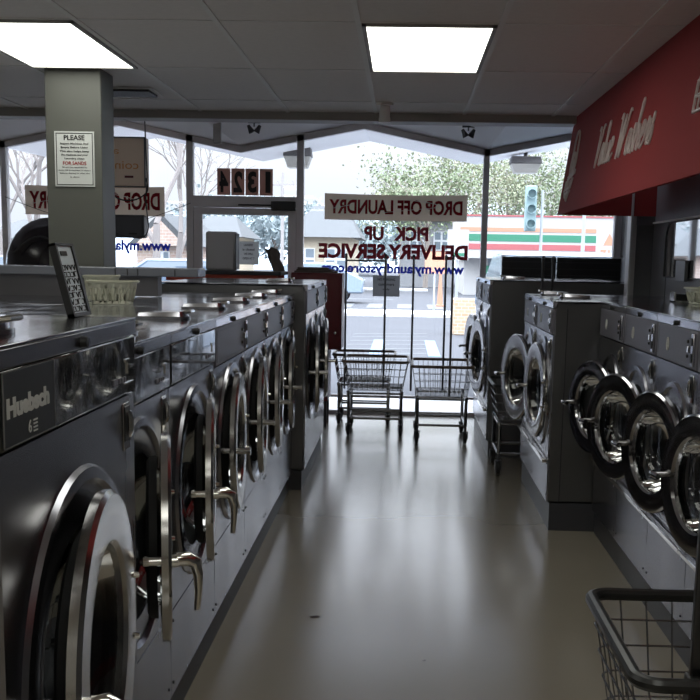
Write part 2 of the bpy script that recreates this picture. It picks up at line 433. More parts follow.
# taped papers
def poster(xl, xr, z0, z1, lab, lines, y, m_=TPAPER):
    o = link('paper_notice', MB().box(xl, xr, y-.004, y, z0, z1), m_, smooth=False); tag(o, lab, 'paper notice')
    t = MB(); h = (z1-z0)/(len(lines)+1.2)
    for i, ln in enumerate(lines):
        w = (xr-xl)*.78*min(1, len(ln)/12); xc = (xl+xr)/2
        add_text(t, ln, (xc-w/2, y-.005, z1-h*(i+1.05)), (1, 0, 0), (0, 0, 1), w, h*.5, thick=.002, bold=.02)
    link('lettering', t, INK, o, smooth=False)
poster(-1.60, -1.405, 1.43, 1.65, 'white paper notice with black text taped to the shop door', ['LAUNDRY', 'is closed', 'WE WILL', 'OPEN AT 7'], YW-.04)
poster(-.30, -.04, 1.15, 1.35, 'grey paper notice taped low on the middle window behind the cart poles', ['NO PARKING', 'customers', 'only'], YW-.012, cloth_mat('grey_paper', (.55, .56, .58), .5))

# ================================================================== washing machines
def machine(label, x, y, face, w, H, depth, kick, R, cz, style, ang, handle, group, ringm=RING, glossside=False, lidpos=.72, logo=None, bodym=None, big=False, cat='washing machine'):
    """local frame: front plane at x=0 facing +x, width along y centred, z up; hinge at +y"""
    rz = 0 if face == 1 else PI
    T = thing('washing_machine', label, cat, (x, y, 0), rz, group)
    bodym = bodym or STEEL
    lipz = H-.045                      # below: bright fascia strip
    pan_t = H-.055; pan_b = H-.175
    gap = .003; hw = w/2-gap
    # shell (sides, back, top and bottom, open to the drum)
    sh = MB()
    sh.box(-depth, -depth+.01, -hw, hw, kick, H-.014)
    sh.box(-depth, -.012, -hw, -hw+.008, kick, H-.014).box(-depth, -.012, hw-.008, hw, kick, H-.014)
    sh.box(-depth, -.012, -hw, hw, kick, kick+.01)
    link('cabinet', sh, STEEL_SIDE, T)
    tp = MB().box(-depth, .0085, -hw-.0005, hw+.0005, H-.006, H)
    link('top_cover', tp, STEEL_TOP, T, bevel=.0015)
    # plinth
    link('base_plinth', MB().box(-depth, -.02, -hw-.003, hw+.003, 0, kick), KICKR if style == 'right' else KICK, T)
    # bright fascia strip with lock
    link('fascia_strip', MB().box(-.02, .008, -hw, hw, H-.037, H-.0065), TRIMSTEEL if style != 'glass' else STEEL, T, bevel=.0015)
    lk = MB(); lk.lathe([(.0, .020), (.009, .020), (.0115, .008)], 14, Matrix.Translation((0, 0, H-.0245))); link('lock', lk, BLACK, T)
    # control panel
    ch = .125 if style == 'glass' else .145
    p1 = H-.039; p0 = p1-ch
    cp = link('control_panel', MB().box(-.02, .006, -hw+.006, hw-.006, p0, p1), BLACKP if style == 'glass' else GREYP, T, bevel=.004)
    if style == 'glass':
        Tb, cpb = T, cp
        dp = MB().box(.006, .0075, -hw+.012, -hw+.012+w*.285, p0+.006, p1-.004)
        d = link('brand_plate', dp, MATTEB if big else BLACKP, cp)
        tb = MB(); a = -hw+.022; sc = w/.84
        add_text(tb, 'Huebsch', (.0078, a, p1-.076), (0, 1, 0), (0, 0, 1), .2*sc, .032, thick=.0012, bold=.05)
        add_text(tb, '6', (.0078, a+.095*sc, p0+.014), (0, 1, 0), (0, 0, 1), .014, .021, thick=.001, bold=.0)
        for q in range(4): tb.box(.0078, .0088, a+.118*sc, a+.138*sc, p0+.013+q*.006, p0+.0155+q*.006)
        if big: link('lettering', tb, LOGO, d, smooth=False)
        bd = MB(); za, zb, ya, yb = p0+.004, p1-.003, -hw+.010, -hw+.014+w*.285
        for (q0, q1, z0, z1) in ((ya, yb, za, za+.0015), (ya, yb, zb-.0015, zb), (ya, ya+.0015, za, zb), (yb-.0015, yb, za, zb)): bd.box(.006, .0082, q0, q1, z0, z1)
        if big: link('plate_border', bd, mat('plate_border_grey', (.13, .13, .13), .5), d, smooth=False)
        # display, buttons, coin slots
        dm = MB().box(.006, .009, hw-.20, hw-.17, p0+.03, p0+.042)
        for q in range(3): dm.box(.006, .009, hw-.155+q*.022, hw-.143+q*.022, p0+.03, p0+.04)
        link('button', dm, GREYP, cp)
        cs = MB().box(.006, .009, hw-.095, hw-.06, p0+.07, p0+.077).box(.006, .009, hw-.082, hw-.076, p0+.045, p0+.075).box(.006, .009, hw-.10, hw-.03, p0+.022, p0+.026)
        link('coin_slot', cs, CHROME, cp)
    else:
        fr = MB(); ya, yb, za, zb = -hw+.03, hw-.03, p0+.014, p1-.014
        for (q0, q1, z0, z1) in ((ya, yb, za, za+.002), (ya, yb, zb-.002, zb), (ya, ya+.002, za, zb)): fr.box(.006, .0072, q0, q1, z0, z1)
        link('panel_outline', fr, mat('outline', (.16, .16, .19), .5), cp, smooth=False)
        lx = -hw+w*.30 if style == 'right' else hw-.30
        if style == 'right':
            lg = MB()
            lg.path([(.008, lx+.018*math.cos(q)*1., p0+.068+.026*math.sin(q)) for q in [2*PI*i/16 for i in range(16)]], .0022, 5, closed=True)
            for q in (-.008, 0, .008): lg.tube((.008, lx+q, p0+.05), (.008, lx+q+.004, p0+.085), .0018, 5)
            lg.tube((.008, lx-.014, p0+.06), (.008, lx+.014, p0+.06), .0018, 5)
            # emblem sits toward the far end when read in the photograph
            link('emblem', lg, LOGO, cp)
        sd = 1
        y1 = (hw-.05)*sd
        cm = MB()
        cm.box(.006, .016, y1-.017, y1+.017, p0+.012, p0+.135)
        cmo = link('coin_meter', cm, TRIMSTEEL, cp, bevel=.003)
        c2 = MB().box(.016, .019, y1-.006, y1+.006, p0+.09, p0+.118).box(.016, .019, y1-.008, y1+.008, p0+.028, p0+.06)
        link('coin_slot', c2, BLACK, cmo)
        for q in (.10, .045):
            b = MB(); b.lathe([(0, .012), (.006, .012), (.007, .006)], 10, Matrix.Translation((0, y1-sd*.09, p0+q))); link('button', b, BLACK, cp)
        b = MB(); b.box(.006, .018, y1-sd*.055-.010, y1-sd*.055+.010, p0+.06, p0+.085); link('dial', b, CHROME, cp, bevel=.002)
    # front panel with a round opening
    zt = p0-.006; zb = kick+.005; split = .40 if style != 'glass' else .33
    split = cz-R-.06
    hr = R*.80; n = 48; fp = MB()
    loop = []; rect = []
    for k in range(n):
        a = 2*PI*k/n; c, s_ = math.cos(a), math.sin(a)
        loop.append((0, hr*c, cz+hr*s_))
        ty = hw/abs(c) if abs(c) > 1e-6 else 1e9
        up_ = (zt-cz) if s_ > 0 else (cz-split)
        tz = up_/abs(s_) if abs(s_) > 1e-6 else 1e9
        tt = min(ty, tz); rect.append((0, c*tt, cz+s_*tt))
    cor = [(0, hw, zt), (0, -hw, zt), (0, -hw, split), (0, hw, split)]
    for cpnt in cor:      # snap nearest boundary vertex to the corner
        i = min(range(n), key=lambda j: (Vector(rect[j])-Vector(cpnt)).length); rect[i] = cpnt
    th = .012
    vs = loop+rect+[(-th, b, c) for _, b, c in loop]+[(-th, b, c) for _, b, c in rect]
    fs = []
    for k in range(n):
        j = (k+1) % n
        fs += [(k, j, n+j, n+k), (2*n+k, 3*n+k, 3*n+j, 2*n+j), (k, 2*n+k, 2*n+j, j), (n+k, n+j, 3*n+j, 3*n+k)]
    fp.add(vs, fs); link('front_panel', fp, bodym, T)
    lp = MB().box(-.014, -.001, -hw, hw, zb, split-.006)
    lw = link('lower_panel', lp, bodym, T, bevel=.002)
    sc_ = MB()
    for yy in (-hw+.03, hw-.03):
        for zz in (zb+.04, split-.04): sc_.lathe([(0, .003), (.005, .002), (.006, -.001)], 8, Matrix.Translation((0, yy, zz)))
    link('screw', sc_, BLACK, lw)
    if style == 'right':
        link('ledge_strip', MB().box(-.002, .032, -hw-.002, hw+.002, split-.03, split-.008), CHROME, T, bevel=.004)
    # chrome bezel + dark gasket + drum
    cm_ = Matrix.Translation((0, 0, cz))
    bz = MB(); bz.lathe([(R*1.16, .0), (R*1.14, .010), (R*1.07, .012), (R*1.03, .001), (R*.9, .001), (hr, -.002), (hr-.004, -.03)], 48, cm_)
    link('porthole_bezel', bz, bodym, T)
    dr = MB(); dr.lathe([(hr, -.012), (hr*.93, -.05), (hr*.98, -.08), (hr*1.05, -.10), (hr*1.05, -depth*.75), (0.001, -depth*.78)], 36, cm_)
    d = link('drum', dr, DRUM, T)
    gk = MB(); gk.lathe([(hr+.002, -.004), (hr*.90, -.02), (hr*.84, -.05), (hr*.9, -.07)], 36, cm_); link('gasket', gk, RUBBER, T)
    # door -----------------------------------------------------
    hx = .010
    D = MB(); dc = Matrix.Translation((0, -R, 0))   # ring centre in the door's frame, hinge line at origin
    th = .020
    ri = R*.66
    D.lathe([(R, -th*.35), (R*1.0, th*.5), (R*.97, th*.9), (R*.80, th*.95), (ri+.008, th*.75), (ri, th*.3), (ri, -th*.6), (ri+.015, -th*.6), (R*.95, -th*.4)], 56, dc, closed=True)
    do = link('door', D, ringm, T); do.location = (hx, R*1.0, cz); do.rotation_euler = (0, 0, math.radians(ang))
    gb = MB(); gb.lathe([(ri+.001, -.005), (ri*.95, -.04), (ri*.82, -.08), (ri*.6, -.105), (ri*.3, -.12), (.001, -.122)], 40, dc)
    link('door_glass', gb, DGLASS, do)
    ir = MB(); ir.lathe([(R*.78, -th*.9), (R*.77, -th*1.9), (R*.73, -th*2.3), (ri+.01, -th*1.6)], 40, dc)
    link('door_gasket', ir, RUBBER, do)
    hg = MB().box(-.024, .014, -.035, .012, -.09, -.05).box(-.024, .014, -.035, .012, .05, .09).tube((0, .004, -.1), (0, .004, .1), .009)
    link('hinge', hg, CHROME, do)
    for zz in (-.07, .07):
        bo = MB(); bo.lathe([(0, th+.010), (.006, th+.009), (.008, th*.8)], 10, Matrix.Translation((0, -R*.10, zz))); link('bolt', bo, CHROME, do)
    hy = -2*R+.03
    hn = MB()
    hn.tube((-.04, hy, 0), (.0, hy, 0), .012, 12).path([(-.062, hy, 0), (-.052, hy, 0), (-.038, hy, 0)], [.004, .013, .013], 10)
    if handle == 'lever':
        hn.tube((0, hy, 0), (.035, hy, 0), .017, 14)
        hn.path([(.03, hy, .004), (.055, hy+.004, .004), (.076, hy+.006, -.008), (.083, hy+.006, -.04), (.083, hy+.006, -.085), (.079, hy+.006, -.13)], [.017, .019, .018, .013, .010, .008], 12)
    elif handle == 'bar':
        hn.tube((0, hy, 0), (.068, hy, 0), .012, 14).tube((.066, hy, 0), (.073, hy, 0), .016, 14)
    else:
        hn.tube((0, hy, 0), (.06, hy, 0), .011, 12).path([(.055, hy-.02, 0), (.06, hy, 0), (.062, hy+.045, 0)], .011, 10)
    link('handle', hn, CHROME if handle == 'lever' else RING, do)
    # coin bracket on the front, hinge side upper corner
    ys = hw-.075
    zt2 = p0-.02
    br = MB().box(0, .003, ys-.028, ys+.028, zt2-.105, zt2)
    bo = link('latch_plate', br, CHROME, T, bevel=.002)
    b2 = MB().box(.003, .005, ys-.022, ys+.022, zt2-.085, zt2-.008); link('latch_recess', b2, BLACK, bo)
    b3 = MB().path([(.006, ys, zt2-.02), (.012, ys, zt2-.035), (.012, ys, zt2-.06), (.006, ys, zt2-.075)], .007, 8); link('latch', b3, CHROME, bo)
    return T, H

def soap_lid(label, x, y, z, rz, group='soap hopper lids on the machine tops'):
    T = thing('soap_hopper_lid', label, 'hopper lid', (x, y, z), rz, group)
    b = MB(); pts = []
    for i in range(9):
        a = -PI/2+PI*i/8; pts.append((.07+.025*math.cos(a)*1., .055*math.sin(a)))
    poly = [(-.09, -.055)]+pts+[(-.09, .055)]
    nn = len(poly)
    b.add([(px, py, .0) for px, py in poly]+[(px, py, .008) for px, py in poly], [tuple(range(nn-1, -1, -1)), tuple(range(nn, 2*nn))]+[(i, (i+1) % nn, nn+(i+1) % nn, nn+i) for i in range(nn)])
    link('hopper_rim', b, STEEL, T)
    c = MB(); c.add([(px*.93, py*.93, .009) for px, py in poly]+[(px*.9, py*.88, .021+.006*(px > 0)) for px, py in poly], [tuple(range(nn-1, -1, -1)), tuple(range(nn, 2*nn))]+[(i, (i+1) % nn, nn+(i+1) % nn, nn+i) for i in range(nn)])
    link('flap', c, TRIMSTEEL, T)
    link('knob', MB().path([(.075, -.03, .024), (.10, -.03, .027), (.10, .03, .027), (.075, .03, .024)], .006, 8), CHROME, T)

LEFTG = 'washing machines in the near left row'
ed = [1.645, 2.51, 3.32, 4.13, 4.95, 5.70, 6.44, 7.12]
words = ['largest black-panelled washing machine, nearest in the left row, with a readable brand plate',
         'black-panelled washing machine directly behind the largest one, second in the left row',
         'black-panelled washing machine third in the left row, just before the grey-panelled ones',
         'grey-panelled washing machine fourth in the left row, first of the four with grey panels',
         'grey-panelled washing machine fifth in the left row, door ajar with straight bar handle',
         'grey-panelled washing machine sixth in the left row, between the fifth and the last',
         'grey-panelled washing machine ending the near left row, next to the taller pair']
ANG = [5, 12, 8.5, 3.5, 4, 3.5, 3.5]
for i in range(7):
    a, b = ed[i], ed[i+1]; big = i == 0
    xf = -.61 if big else -.70; H = 1.362 if big else 1.277
    T, _ = machine(words[i], xf, (a+b)/2, 1, b-a, H, .80 if not big else .9, .12, .315 if big else .282, .735 if big else .75,
            'glass' if i < 3 else 'grey', ANG[i], 'lever' if i < 3 else 'bar', LEFTG, big=big)
    soap_lid(['soap hopper lid on top of the largest left machine', 'soap hopper lid on the second left machine', 'soap hopper lid on the third left machine', 'soap hopper lid on the fourth left machine, first behind the glossy panels', 'soap hopper lid on the fifth left machine', 'soap hopper lid on the sixth left machine', 'soap hopper lid on the last machine of the near left row'][i],
             xf-.16, b-.12 if i else b-.60, H+.0005, 0)
# back-to-back row behind, only its steel tops are seen
for i, (a, b) in enumerate([(3.32, 4.13), (4.13, 4.95), (4.95, 5.98)]):
    machine(['steel-topped washing machine backing onto the third left machine, facing away', 'steel-topped washing machine backing onto the fourth left machine, facing away', 'steel-topped washing machine facing away from the aisle, just before the partition'][i],
            -2.32, (a+b)/2, -1, b-a, 1.277, .80, .12, .275, .77, 'grey', 0, 'bar', 'washing machines backing onto the left row')
FLG = 'taller washing machines in the far left pair'
for i, (a, b) in enumerate([(7.15, 8.02), (8.02, 8.88)]):
    machine(['taller grey-panelled washing machine of the far left pair, nearer one', 'taller grey-panelled washing machine of the far left pair, the one by the window'][i],
            -.62, (a+b)/2, 1, b-a, 1.335, .97, .13, .30, .76, 'grey', 5, 'bar', FLG)
RG = 'washing machines in the near right row'
re_ = [6.19, 5.50, 4.79, 4.12, 3.42]
rw = ['right-row washing machine farthest from the camera, partly behind the next open door', 'right-row washing machine between the farthest one and the one with bright reflections', 'right-row washing machine third from the far end, its door a wide dark ring', 'right-row washing machine nearest the camera, cut by the right edge']
for i in range(4):
    b, a = re_[i], re_[i+1]
    T, _ = machine(rw[i], 1.085, (a+b)/2, -1, b-a, 1.30, .668, .13, .245, .76, 'right', (18, 20, 15.5, 14)[i], 'short', RG, ringm=RINGD)
MG = 'washing machines in the middle right pair'
for i, (a, b) in enumerate([(6.21, 6.95), (6.95, 7.68)]):
    machine(['middle right washing machine, nearer of the pair, standing forward of the near row', 'middle right washing machine, farther of the pair, door open beside a cart'][i],
            .83, (a+b)/2, -1, b-a, 1.292, .925, .16, .28, .76, 'right', (5.5, 14)[i], 'short', MG, ringm=RING)
RFG = 'taller washing machines in the far right pair'
for i, (a, b) in enumerate([(8.56, 9.41), (9.41, 10.26)]):
    machine(['tall far right washing machine, nearer of the pair by the window', 'tall far right washing machine, the one closest to the window glass'][i],
            .66, (a+b)/2, -1, b-a, 1.365, 1.02, .13, .30, .75, 'right', (8, 8)[i], 'short', RFG)
soap_lid('soap hopper lid on the middle right machines, nearer one', 1.02, 6.75, 1.2925, PI)
soap_lid('soap hopper lid on the middle right machines, farther one', .98, 7.35, 1.2925, PI)
soap_lid('soap hopper lid on the tall far right machines', .86, 8.9, 1.3655, PI)
soap_lid('soap hopper lid on the nearer of the tall far left pair', -.86, 7.75, 1.3355, 0)
# covers and filler panels on the ends facing the camera
struct('trim_10', MB().box(.90, .905, 6.203, 6.208, .17, 1.25), KICK, smooth=False)

# small items on the tops
def laundry_basket(label, x, y, z, L, W, Hh, rz):
    T = thing('laundry_basket', label, 'basket', (x, y, z), rz, 'small cream plastic baskets on the machine tops')
    b = MB(); top = []; 
    def ring(l, w, zz, n=64):
        out = []
        for k in range(n):
            a = 2*PI*k/n; c, s_ = math.cos(a), math.sin(a)
            q = (abs(c)**5+abs(s_)**5)**(-1/5); out.append((l/2*c*q, w/2*s_*q, zz))
        return out
    n = 64
    # floor and solid bands, slotted wall between them
    r0 = ring(L*.80, W*.80, 0); r1 = ring(L*.82, W*.82, Hh*.15); r2 = ring(L*.92, W*.92, Hh*.70); r3 = ring(L*.96, W*.96, Hh); r4 = ring(L*1.03, W*1.03, Hh*1.0); r5 = ring(L*1.04, W*1.04, Hh*.9)
    i1 = ring(L*.80, W*.80, Hh*.15); 
    def band(ra, rb):
        b.add(ra+rb, [(k, (k+1) % n, n+(k+1) % n, n+k) for k in range(n)])
    b.add(r0, [tuple(range(n))]); band(r0, r1); band(r2, r3); band(r3, r4); band(r4, r5)
    for k in range(n):
        if k % 1 == 0:
            k2 = (k+1) % n; A = Vector(r1[k]); B = Vector(r1[k2]); Cc = Vector(r2[k]); D_ = Vector(r2[k2])
            b.add([A, A.lerp(B, .62), Cc.lerp(D_, .62), Cc], [(0, 1, 2, 3)])
    o = link('slotted_body', b, WHITEB, T)
    s_ = o.modifiers.new('thick', 'SOLIDIFY'); s_.thickness = .003
    link('handle_grip', MB().path([(L*.5, -.03, Hh*.98), (L*.54, -.02, Hh*.98), (L*.54, .02, Hh*.98), (L*.5, .03, Hh*.98)], .005, 6), WHITEB, T)
laundry_basket('cream slotted plastic basket standing on the left machine tops by the pillar', -1.335, 5.12, 1.278, .215, .20, .105, 0.05)
laundry_basket('cream slotted plastic basket on the right machine tops against the grey wall', 1.60, 5.93, 1.302, .26, .24, .085, PI/2)
# pale tray behind the left basket
laundry_basket('shallow pale tray lying behind the left basket, only its rim seen', -1.52, 5.62, 1.278, .16, .16, .12, 0)
# clip box on right tops
T = thing('metal_caddy', 'small dark metal caddy beside the right basket', 'caddy', (1.50, 6.14, 1.302), 0)
link('frame', MB().box(-.05, .05, -.05, .05, 0, .008).box(-.05, -.042, -.05, .05, 0, .055).box(.042, .05, -.05, .05, 0, .055), TRIMSTEEL, T)
link('block', MB().box(-.035, .035, -.04, .04, .009, .045), BLACK, T, bevel=.003)
# leaning instruction plate on the first machine
T = thing('instruction_plate', 'black-framed printed instruction plate leaning back on top of the largest left machine', 'instruction plate', (-.722, 2.43, 1.363), 0)
lean = Matrix.Rotation(math.radians(-14), 4, 'Y') @ Matrix.Identity(4)
w_, h_ = .135, .165
f = MB()
for (a, b, c, d) in ((0, w_, 0, .008), (0, w_, h_-.006, h_), (0, .010, 0, h_), (w_-.016, w_, 0, h_)): f.box(-.012, .004, a, b, c, d, lean)
link('frame', f, BLACK, T)
link('printed_sheet', MB().box(-.006, .0, .006, w_-.006, .004, h_-.004, lean), mat('plate_sheet', (.58, .64, .68), .4), T, smooth=False)
q = MB(); random.seed(3)
cells = 5
for i in range(4):
    for j in range(8):
        y0 = .016+i*.026; z0 = .012+j*.0155
        kind = random.random()
        pts = [(y0, z0), (y0+.018, z0), (y0+.018, z0+.010), (y0+.006, z0+.010)] if kind < .5 else ([(y0, z0+.011), (y0+.009, z0), (y0+.018, z0+.011)] if kind < .8 else [(y0, z0), (y0, z0+.011), (y0+.016, z0+.011)])
        if j < 7: q.path([(.0012, a, b) for a, b in pts], .0013, 4, M=lean)
q.box(.0, .002, .03, .075, h_-.028, h_-.018, lean)
link('printed_figures', q, INK, T)

# ================================================================== pillar, partition, counter, left side things
struct('wall_pillar', MB().box(-1.985, -1.675, 6.25, 6.52, 0, 2.5), PILLAR, bevel=.006)
T = thing('notice_sign', 'white framed notice starting with PLEASE on the grey square pillar', 'notice', (-1.825, 6.25, 1.868), 0)
link('board', MB().box(-.11, .11, -.008, 0, 0, .295), PAPER, T, smooth=False)
f = MB()
for (a, b, c, d) in ((-.102, .102, .008, .012), (-.102, .102, .283, .287), (-.102, -.098, .008, .287), (.098, .102, .008, .287)): f.box(a, b, -.0095, -.007, c, d)
link('border', f, INK, T, smooth=False)
t = MB(); rows = [('PLEASE', .115, .027, .248), ('Inspect Machines And', .155, .013, .222), ('Empty Before Using', .15, .013, .202), ('This also helps keep', .165, .012, .182), ('the machines and your', .15, .012, .163), ('Laundry clean', .11, .012, .143)]
for s_, w0, h0, z0 in rows: add_text(t, s_, (-w0/2, -.0085, z0), (1, 0, 0), (0, 0, 1), w0, h0, thick=.0015, bold=.02)
for s_, w0, h0, z0 in [('We are not responsible for', .14, .009, .098), ('items left in machines or dryers', .175, .009, .082), ('before, during or after the', .165, .009, .066), ('is done', .05, .008, .048)]: add_text(t, s_, (-w0/2, -.0085, z0), (1, 0, 0), (0, 0, 1), w0, h0, thick=.0015)
link('lettering', t, INK, T, smooth=False)
t = MB(); add_text(t, 'FOR SANDS', (-.065, -.0085, .116), (1, 0, 0), (0, 0, 1), .13, .019, thick=.0015, bold=.02); link('red_lettering', t, REDINK, T, smooth=False)

# low partition
struct('wall_partition', MB().box(-4.2, -1.515, 6.05, 6.15, 0, 1.385).box(-1.515, -1.33, 6.05, 6.15, 1.281, 1.385), WALLM, smooth=False)
T = thing('partition_counter', 'blue-grey laminate ledge capping the low partition in front of the pillar', 'ledge', (0, 0, 0))
link('top_board', MB().box(-4.2, -1.10, 5.98, 6.22, 1.388, 1.435), COUNTER, T, bevel=.006)
for x in (-1.545, -1.48, -1.425, -1.225): link('joint', MB().box(x, x+.006, 5.975, 5.98, 1.392, 1.428), KICK, T, smooth=False)

# dark rounded chair back by the pillar
def shell(name, m_, parent, cx, cy, cz, rx, ry, rz_, nu=24, nv=14, cut=-.9, M=None):
    b = MB(); vs = []; fs = []
    for i in range(nv+1):
        ph = -PI/2+PI*i/nv
        for k in range(nu):
            a = 2*PI*k/nu; vs.append((cx+rx*math.cos(ph)*math.cos(a), cy+ry*math.cos(ph)*math.sin(a), cz+rz_*math.sin(ph)))
    for i in range(nv):
        for k in range(nu): fs.append((i*nu+k, i*nu+(k+1) % nu, (i+1)*nu+(k+1) % nu, (i+1)*nu+k))
    b.add(vs, fs, M); return link(name, b, m_, parent)
T = thing('massage_chair', 'glossy black high-backed padded chair with a rounded hood behind the partition', 'chair', (-2.62, 8.3, 0))
shell('hood', GLOSSB, T, 0, 0, 1.42, .33, .24, .345)
link('hood_seam', MB().path([(-.2+.4*i/10, -.235-.012*math.sin(PI*i/10)*0, 1.50+.12*math.sin(PI*i/10)) for i in range(11)], .006, 6), BLACK, T)
link('backrest', MB().box(-.28, .28, -.05, .15, .45, 1.4), GLOSSB, T, bevel=.05)
link('seat', MB().box(-.30, .30, -.6, .1, .32, .5), GLOSSB, T, bevel=.05)
for s_ in (-1, 1): link('armrest', MB().box(s_*.36-.07, s_*.36+.07, -.6, .15, .0, .62), GLOSSB, T, bevel=.04)

# bar-height red counter and things on it
T = thing('red_counter', 'dark-topped counter with orange-red rails and pale posts by the shop door', 'counter', (0, 0, 0))
link('countertop', MB().box(-2.12, -1.02, 9.3, 9.9, 1.355, 1.385), KICK, T, bevel=.004)
link('red_rail', MB().box(-1.98, -1.05, 9.32, 9.35, 1.30, 1.352).box(-1.98, -1.05, 9.85, 9.88, 1.30, 1.352).box(-1.98, -1.05, 9.32, 9.35, .7, .74), ORANGE, T, bevel=.003)
for x in (-1.93, -1.66, -1.37, -1.09):
    for y in (9.335, 9.865): link('leg', MB().box(x-.014, x+.014, y-.012, y+.012, 0, 1.30), FRAMEW, T)
T = thing('red_cabinet', 'dark red tall cabinet on short legs left of the carts by the window', 'cabinet', (0, 0, 0))
link('carcass', MB().box(-1.0, -.545, 9.95, 10.35, .70, 1.375).box(-1.0, -.66, 9.95, 10.35, .235, .70), REDCAB, T, bevel=.006)
link('cabinet_door', MB().box(-.985, -.56, 9.935, 9.948, .71, 1.36), REDCAB, T, bevel=.004)
link('door_knob', MB().lathe([(0, .03), (.012, .028), (.014, .015), (.006, 0)], 14, Matrix.Translation((-.60, 9.935, .85)) @ Matrix.Rotation(-PI/2, 4, 'Z')), CHROME, T)
for x in (-.96, -.69):
    for y in (9.99, 10.31): link('leg', MB().box(x-.018, x+.018, y-.018, y+.018, 0, .235), KICK, T)
T = thing('grey_bin', 'plain grey upright plastic box standing on the counter in front of the shop door', 'box', (-1.555, 9.6, 1.386))
link('box_body', MB().box(-.125, .125, -.10, .10, 0, .325), GREYBOX, T, bevel=.02)
link('edge_band', MB().box(.128, .134, -.10, .10, .01, .31), DARKBOX, T, bevel=.002)
# crumpled papers / folders
T = thing('paper_bag', 'crumpled brown paper bag standing open on the counter by the door', 'paper bag', (-1.07, 9.62, 1.386), .2)
b = MB(); n = 12; random.seed(5)
for (z, r) in ((0, .055),): pass
rings = []
for j, (z, r) in enumerate(((0, .045), (.05, .05), (.10, .047), (.15, .052), (.19, .056))):
    rings.append([(-.35*z+r*1.1*math.cos(2*PI*k/n)*(1+.15*random.uniform(-1, 1)), r*.7*math.sin(2*PI*k/n)*(1+.15*random.uniform(-1, 1)), z+(.02*random.uniform(-1, 1) if j == 4 else 0)) for k in range(n)])
vs = [p for r in rings for p in r]; fs = [(i*n+k, i*n+(k+1) % n, (i+1)*n+(k+1) % n, (i+1)*n+k) for i in range(4) for k in range(n)]+[tuple(range(n))]
b.add(vs, fs); o = link('bag', b, CARDB, T, smooth=False); mo = o.modifiers.new('t', 'SOLIDIFY'); mo.thickness = .004
for i, (x0, x1, z, r, lab) in enumerate([(-.98, -.60, 1.376, .03, 'flat brown folder at the bottom of the stack on the red cabinet'), (-.95, -.64, 1.392, -.06, 'flat brown folder in the middle of the stack on the red cabinet'), (-.96, -.68, 1.408, .09, 'flat brown folder on top of the stack on the red cabinet')]):
    o = link('folder', MB().box(-(x1-x0)/2, (x1-x0)/2, -.15, .15, 0, .014), CARDB, None, bevel=.003, loc=((x0+x1)/2, 10.15, z)); o.rotation_euler = (0, 0, r)
    tag(o, lab, 'folder', 'folders stacked on the red cabinet')

# hanging sign boxes in the left window
def hang_box(name, label, x0, x1, y0, y1, z0, z1, m_):
    T = thing(name, label, 'sign box', ((x0+x1)/2, (y0+y1)/2, z0)); hx, hy, h = (x1-x0)/2, (y1-y0)/2, z1-z0
    link('housing', MB().box(-hx, hx, -hy, hy, 0, h), m_, T, bevel=.02)
    fr = MB()
    for (a, b, c, d) in ((-hx, hx, h-.012, h), (hx-.012, hx, 0, h), (-hx, -hx+.012, 0, h), (-hx, hx, 0, .01)): fr.box(a, b, -hy-.004, -hy+.01, c, d)
    link('edge_trim', fr, DARKBOX, T)
    return T, hx, hy, h
T, hx, hy, h = hang_box('hanging_lightbox', 'beige hanging lightbox sign seen from behind with faint orange letters', -3.02, -2.41, 10.5, 10.66, 2.12, 2.575, BEIGE)
t = MB(); add_text(t, 'coinless', (.24, -hy-.005, .165), (-1, 0, 0), (0, 0, 1), .42, .075, thick=.002); add_text(t, 'al', (.06, -hy-.005, .30), (-1, 0, 0), (0, 0, 1), .09, .06, thick=.002)
link('lettering', t, OLETTER, T, smooth=False)
link('label_plate', MB().box(.11, .19, -hy-.005, -hy, .085, .105), REDCAB, T)
T, hx, hy, h = hang_box('hanging_sign_box', 'small dark grey box hanging below the beige lightbox in the left window', -3.0, -2.43, 10.5, 10.66, 1.66, 1.87, DARKBOX)
link('slot', MB().box(.14, .22, -hy-.006, -hy, .03, .045), BLACK, T)
def cable(label, pts, r=.006, nm='cable'):
    P = []
    for i in range(len(pts)-1):
        p0, p1, p2, p3 = [Vector(pts[max(0, min(len(pts)-1, j))]) for j in (i-1, i, i+1, i+2)]
        for k in range(6):
            t = k/6; P.append(.5*((2*p1)+(-p0+p2)*t+(2*p0-5*p1+4*p2-p3)*t*t+(-p0+3*p1-3*p2+p3)*t**3))
    P.append(Vector(pts[-1])); o = link(nm, MB().path(P, r, 6), BLACK); tag(o, label, 'cable'); return o
cable('black cord hanging from the ceiling past the beige lightbox to the small box below', [(-2.40, 10.45, 2.73), (-2.395, 10.45, 2.5), (-2.385, 10.45, 2.2), (-2.40, 10.45, 2.0), (-2.38, 10.45, 1.75), (-2.43, 10.45, 1.66)])
cable('black cord looping from the pillar side under the beige lightbox', [(-2.95, 10.4, 2.35), (-2.78, 10.4, 2.17), (-2.66, 10.4, 2.02), (-2.5, 10.4, 2.0), (-2.38, 10.42, 2.08), (-2.39, 10.42, 2.2)])
cable('black cord drooping across the small dark grey hanging box', [(-3.0, 10.4, 1.98), (-2.8, 10.4, 1.78), (-2.62, 10.4, 1.68), (-2.43, 10.4, 1.655)])
cable('thin guy wire stretched from the door frame down to the hanging boxes', [(-2.05, 10.8, 2.0), (-2.25, 10.7, 1.91), (-2.45, 10.6, 1.83)], .003, 'guy_wire')
cable('thin guy wire stretched from the left window post towards the pillar', [(-3.84, 10.8, 2.03), (-3.45, 10.7, 1.9), (-3.0, 10.6, 1.78)], .003, 'guy_wire')

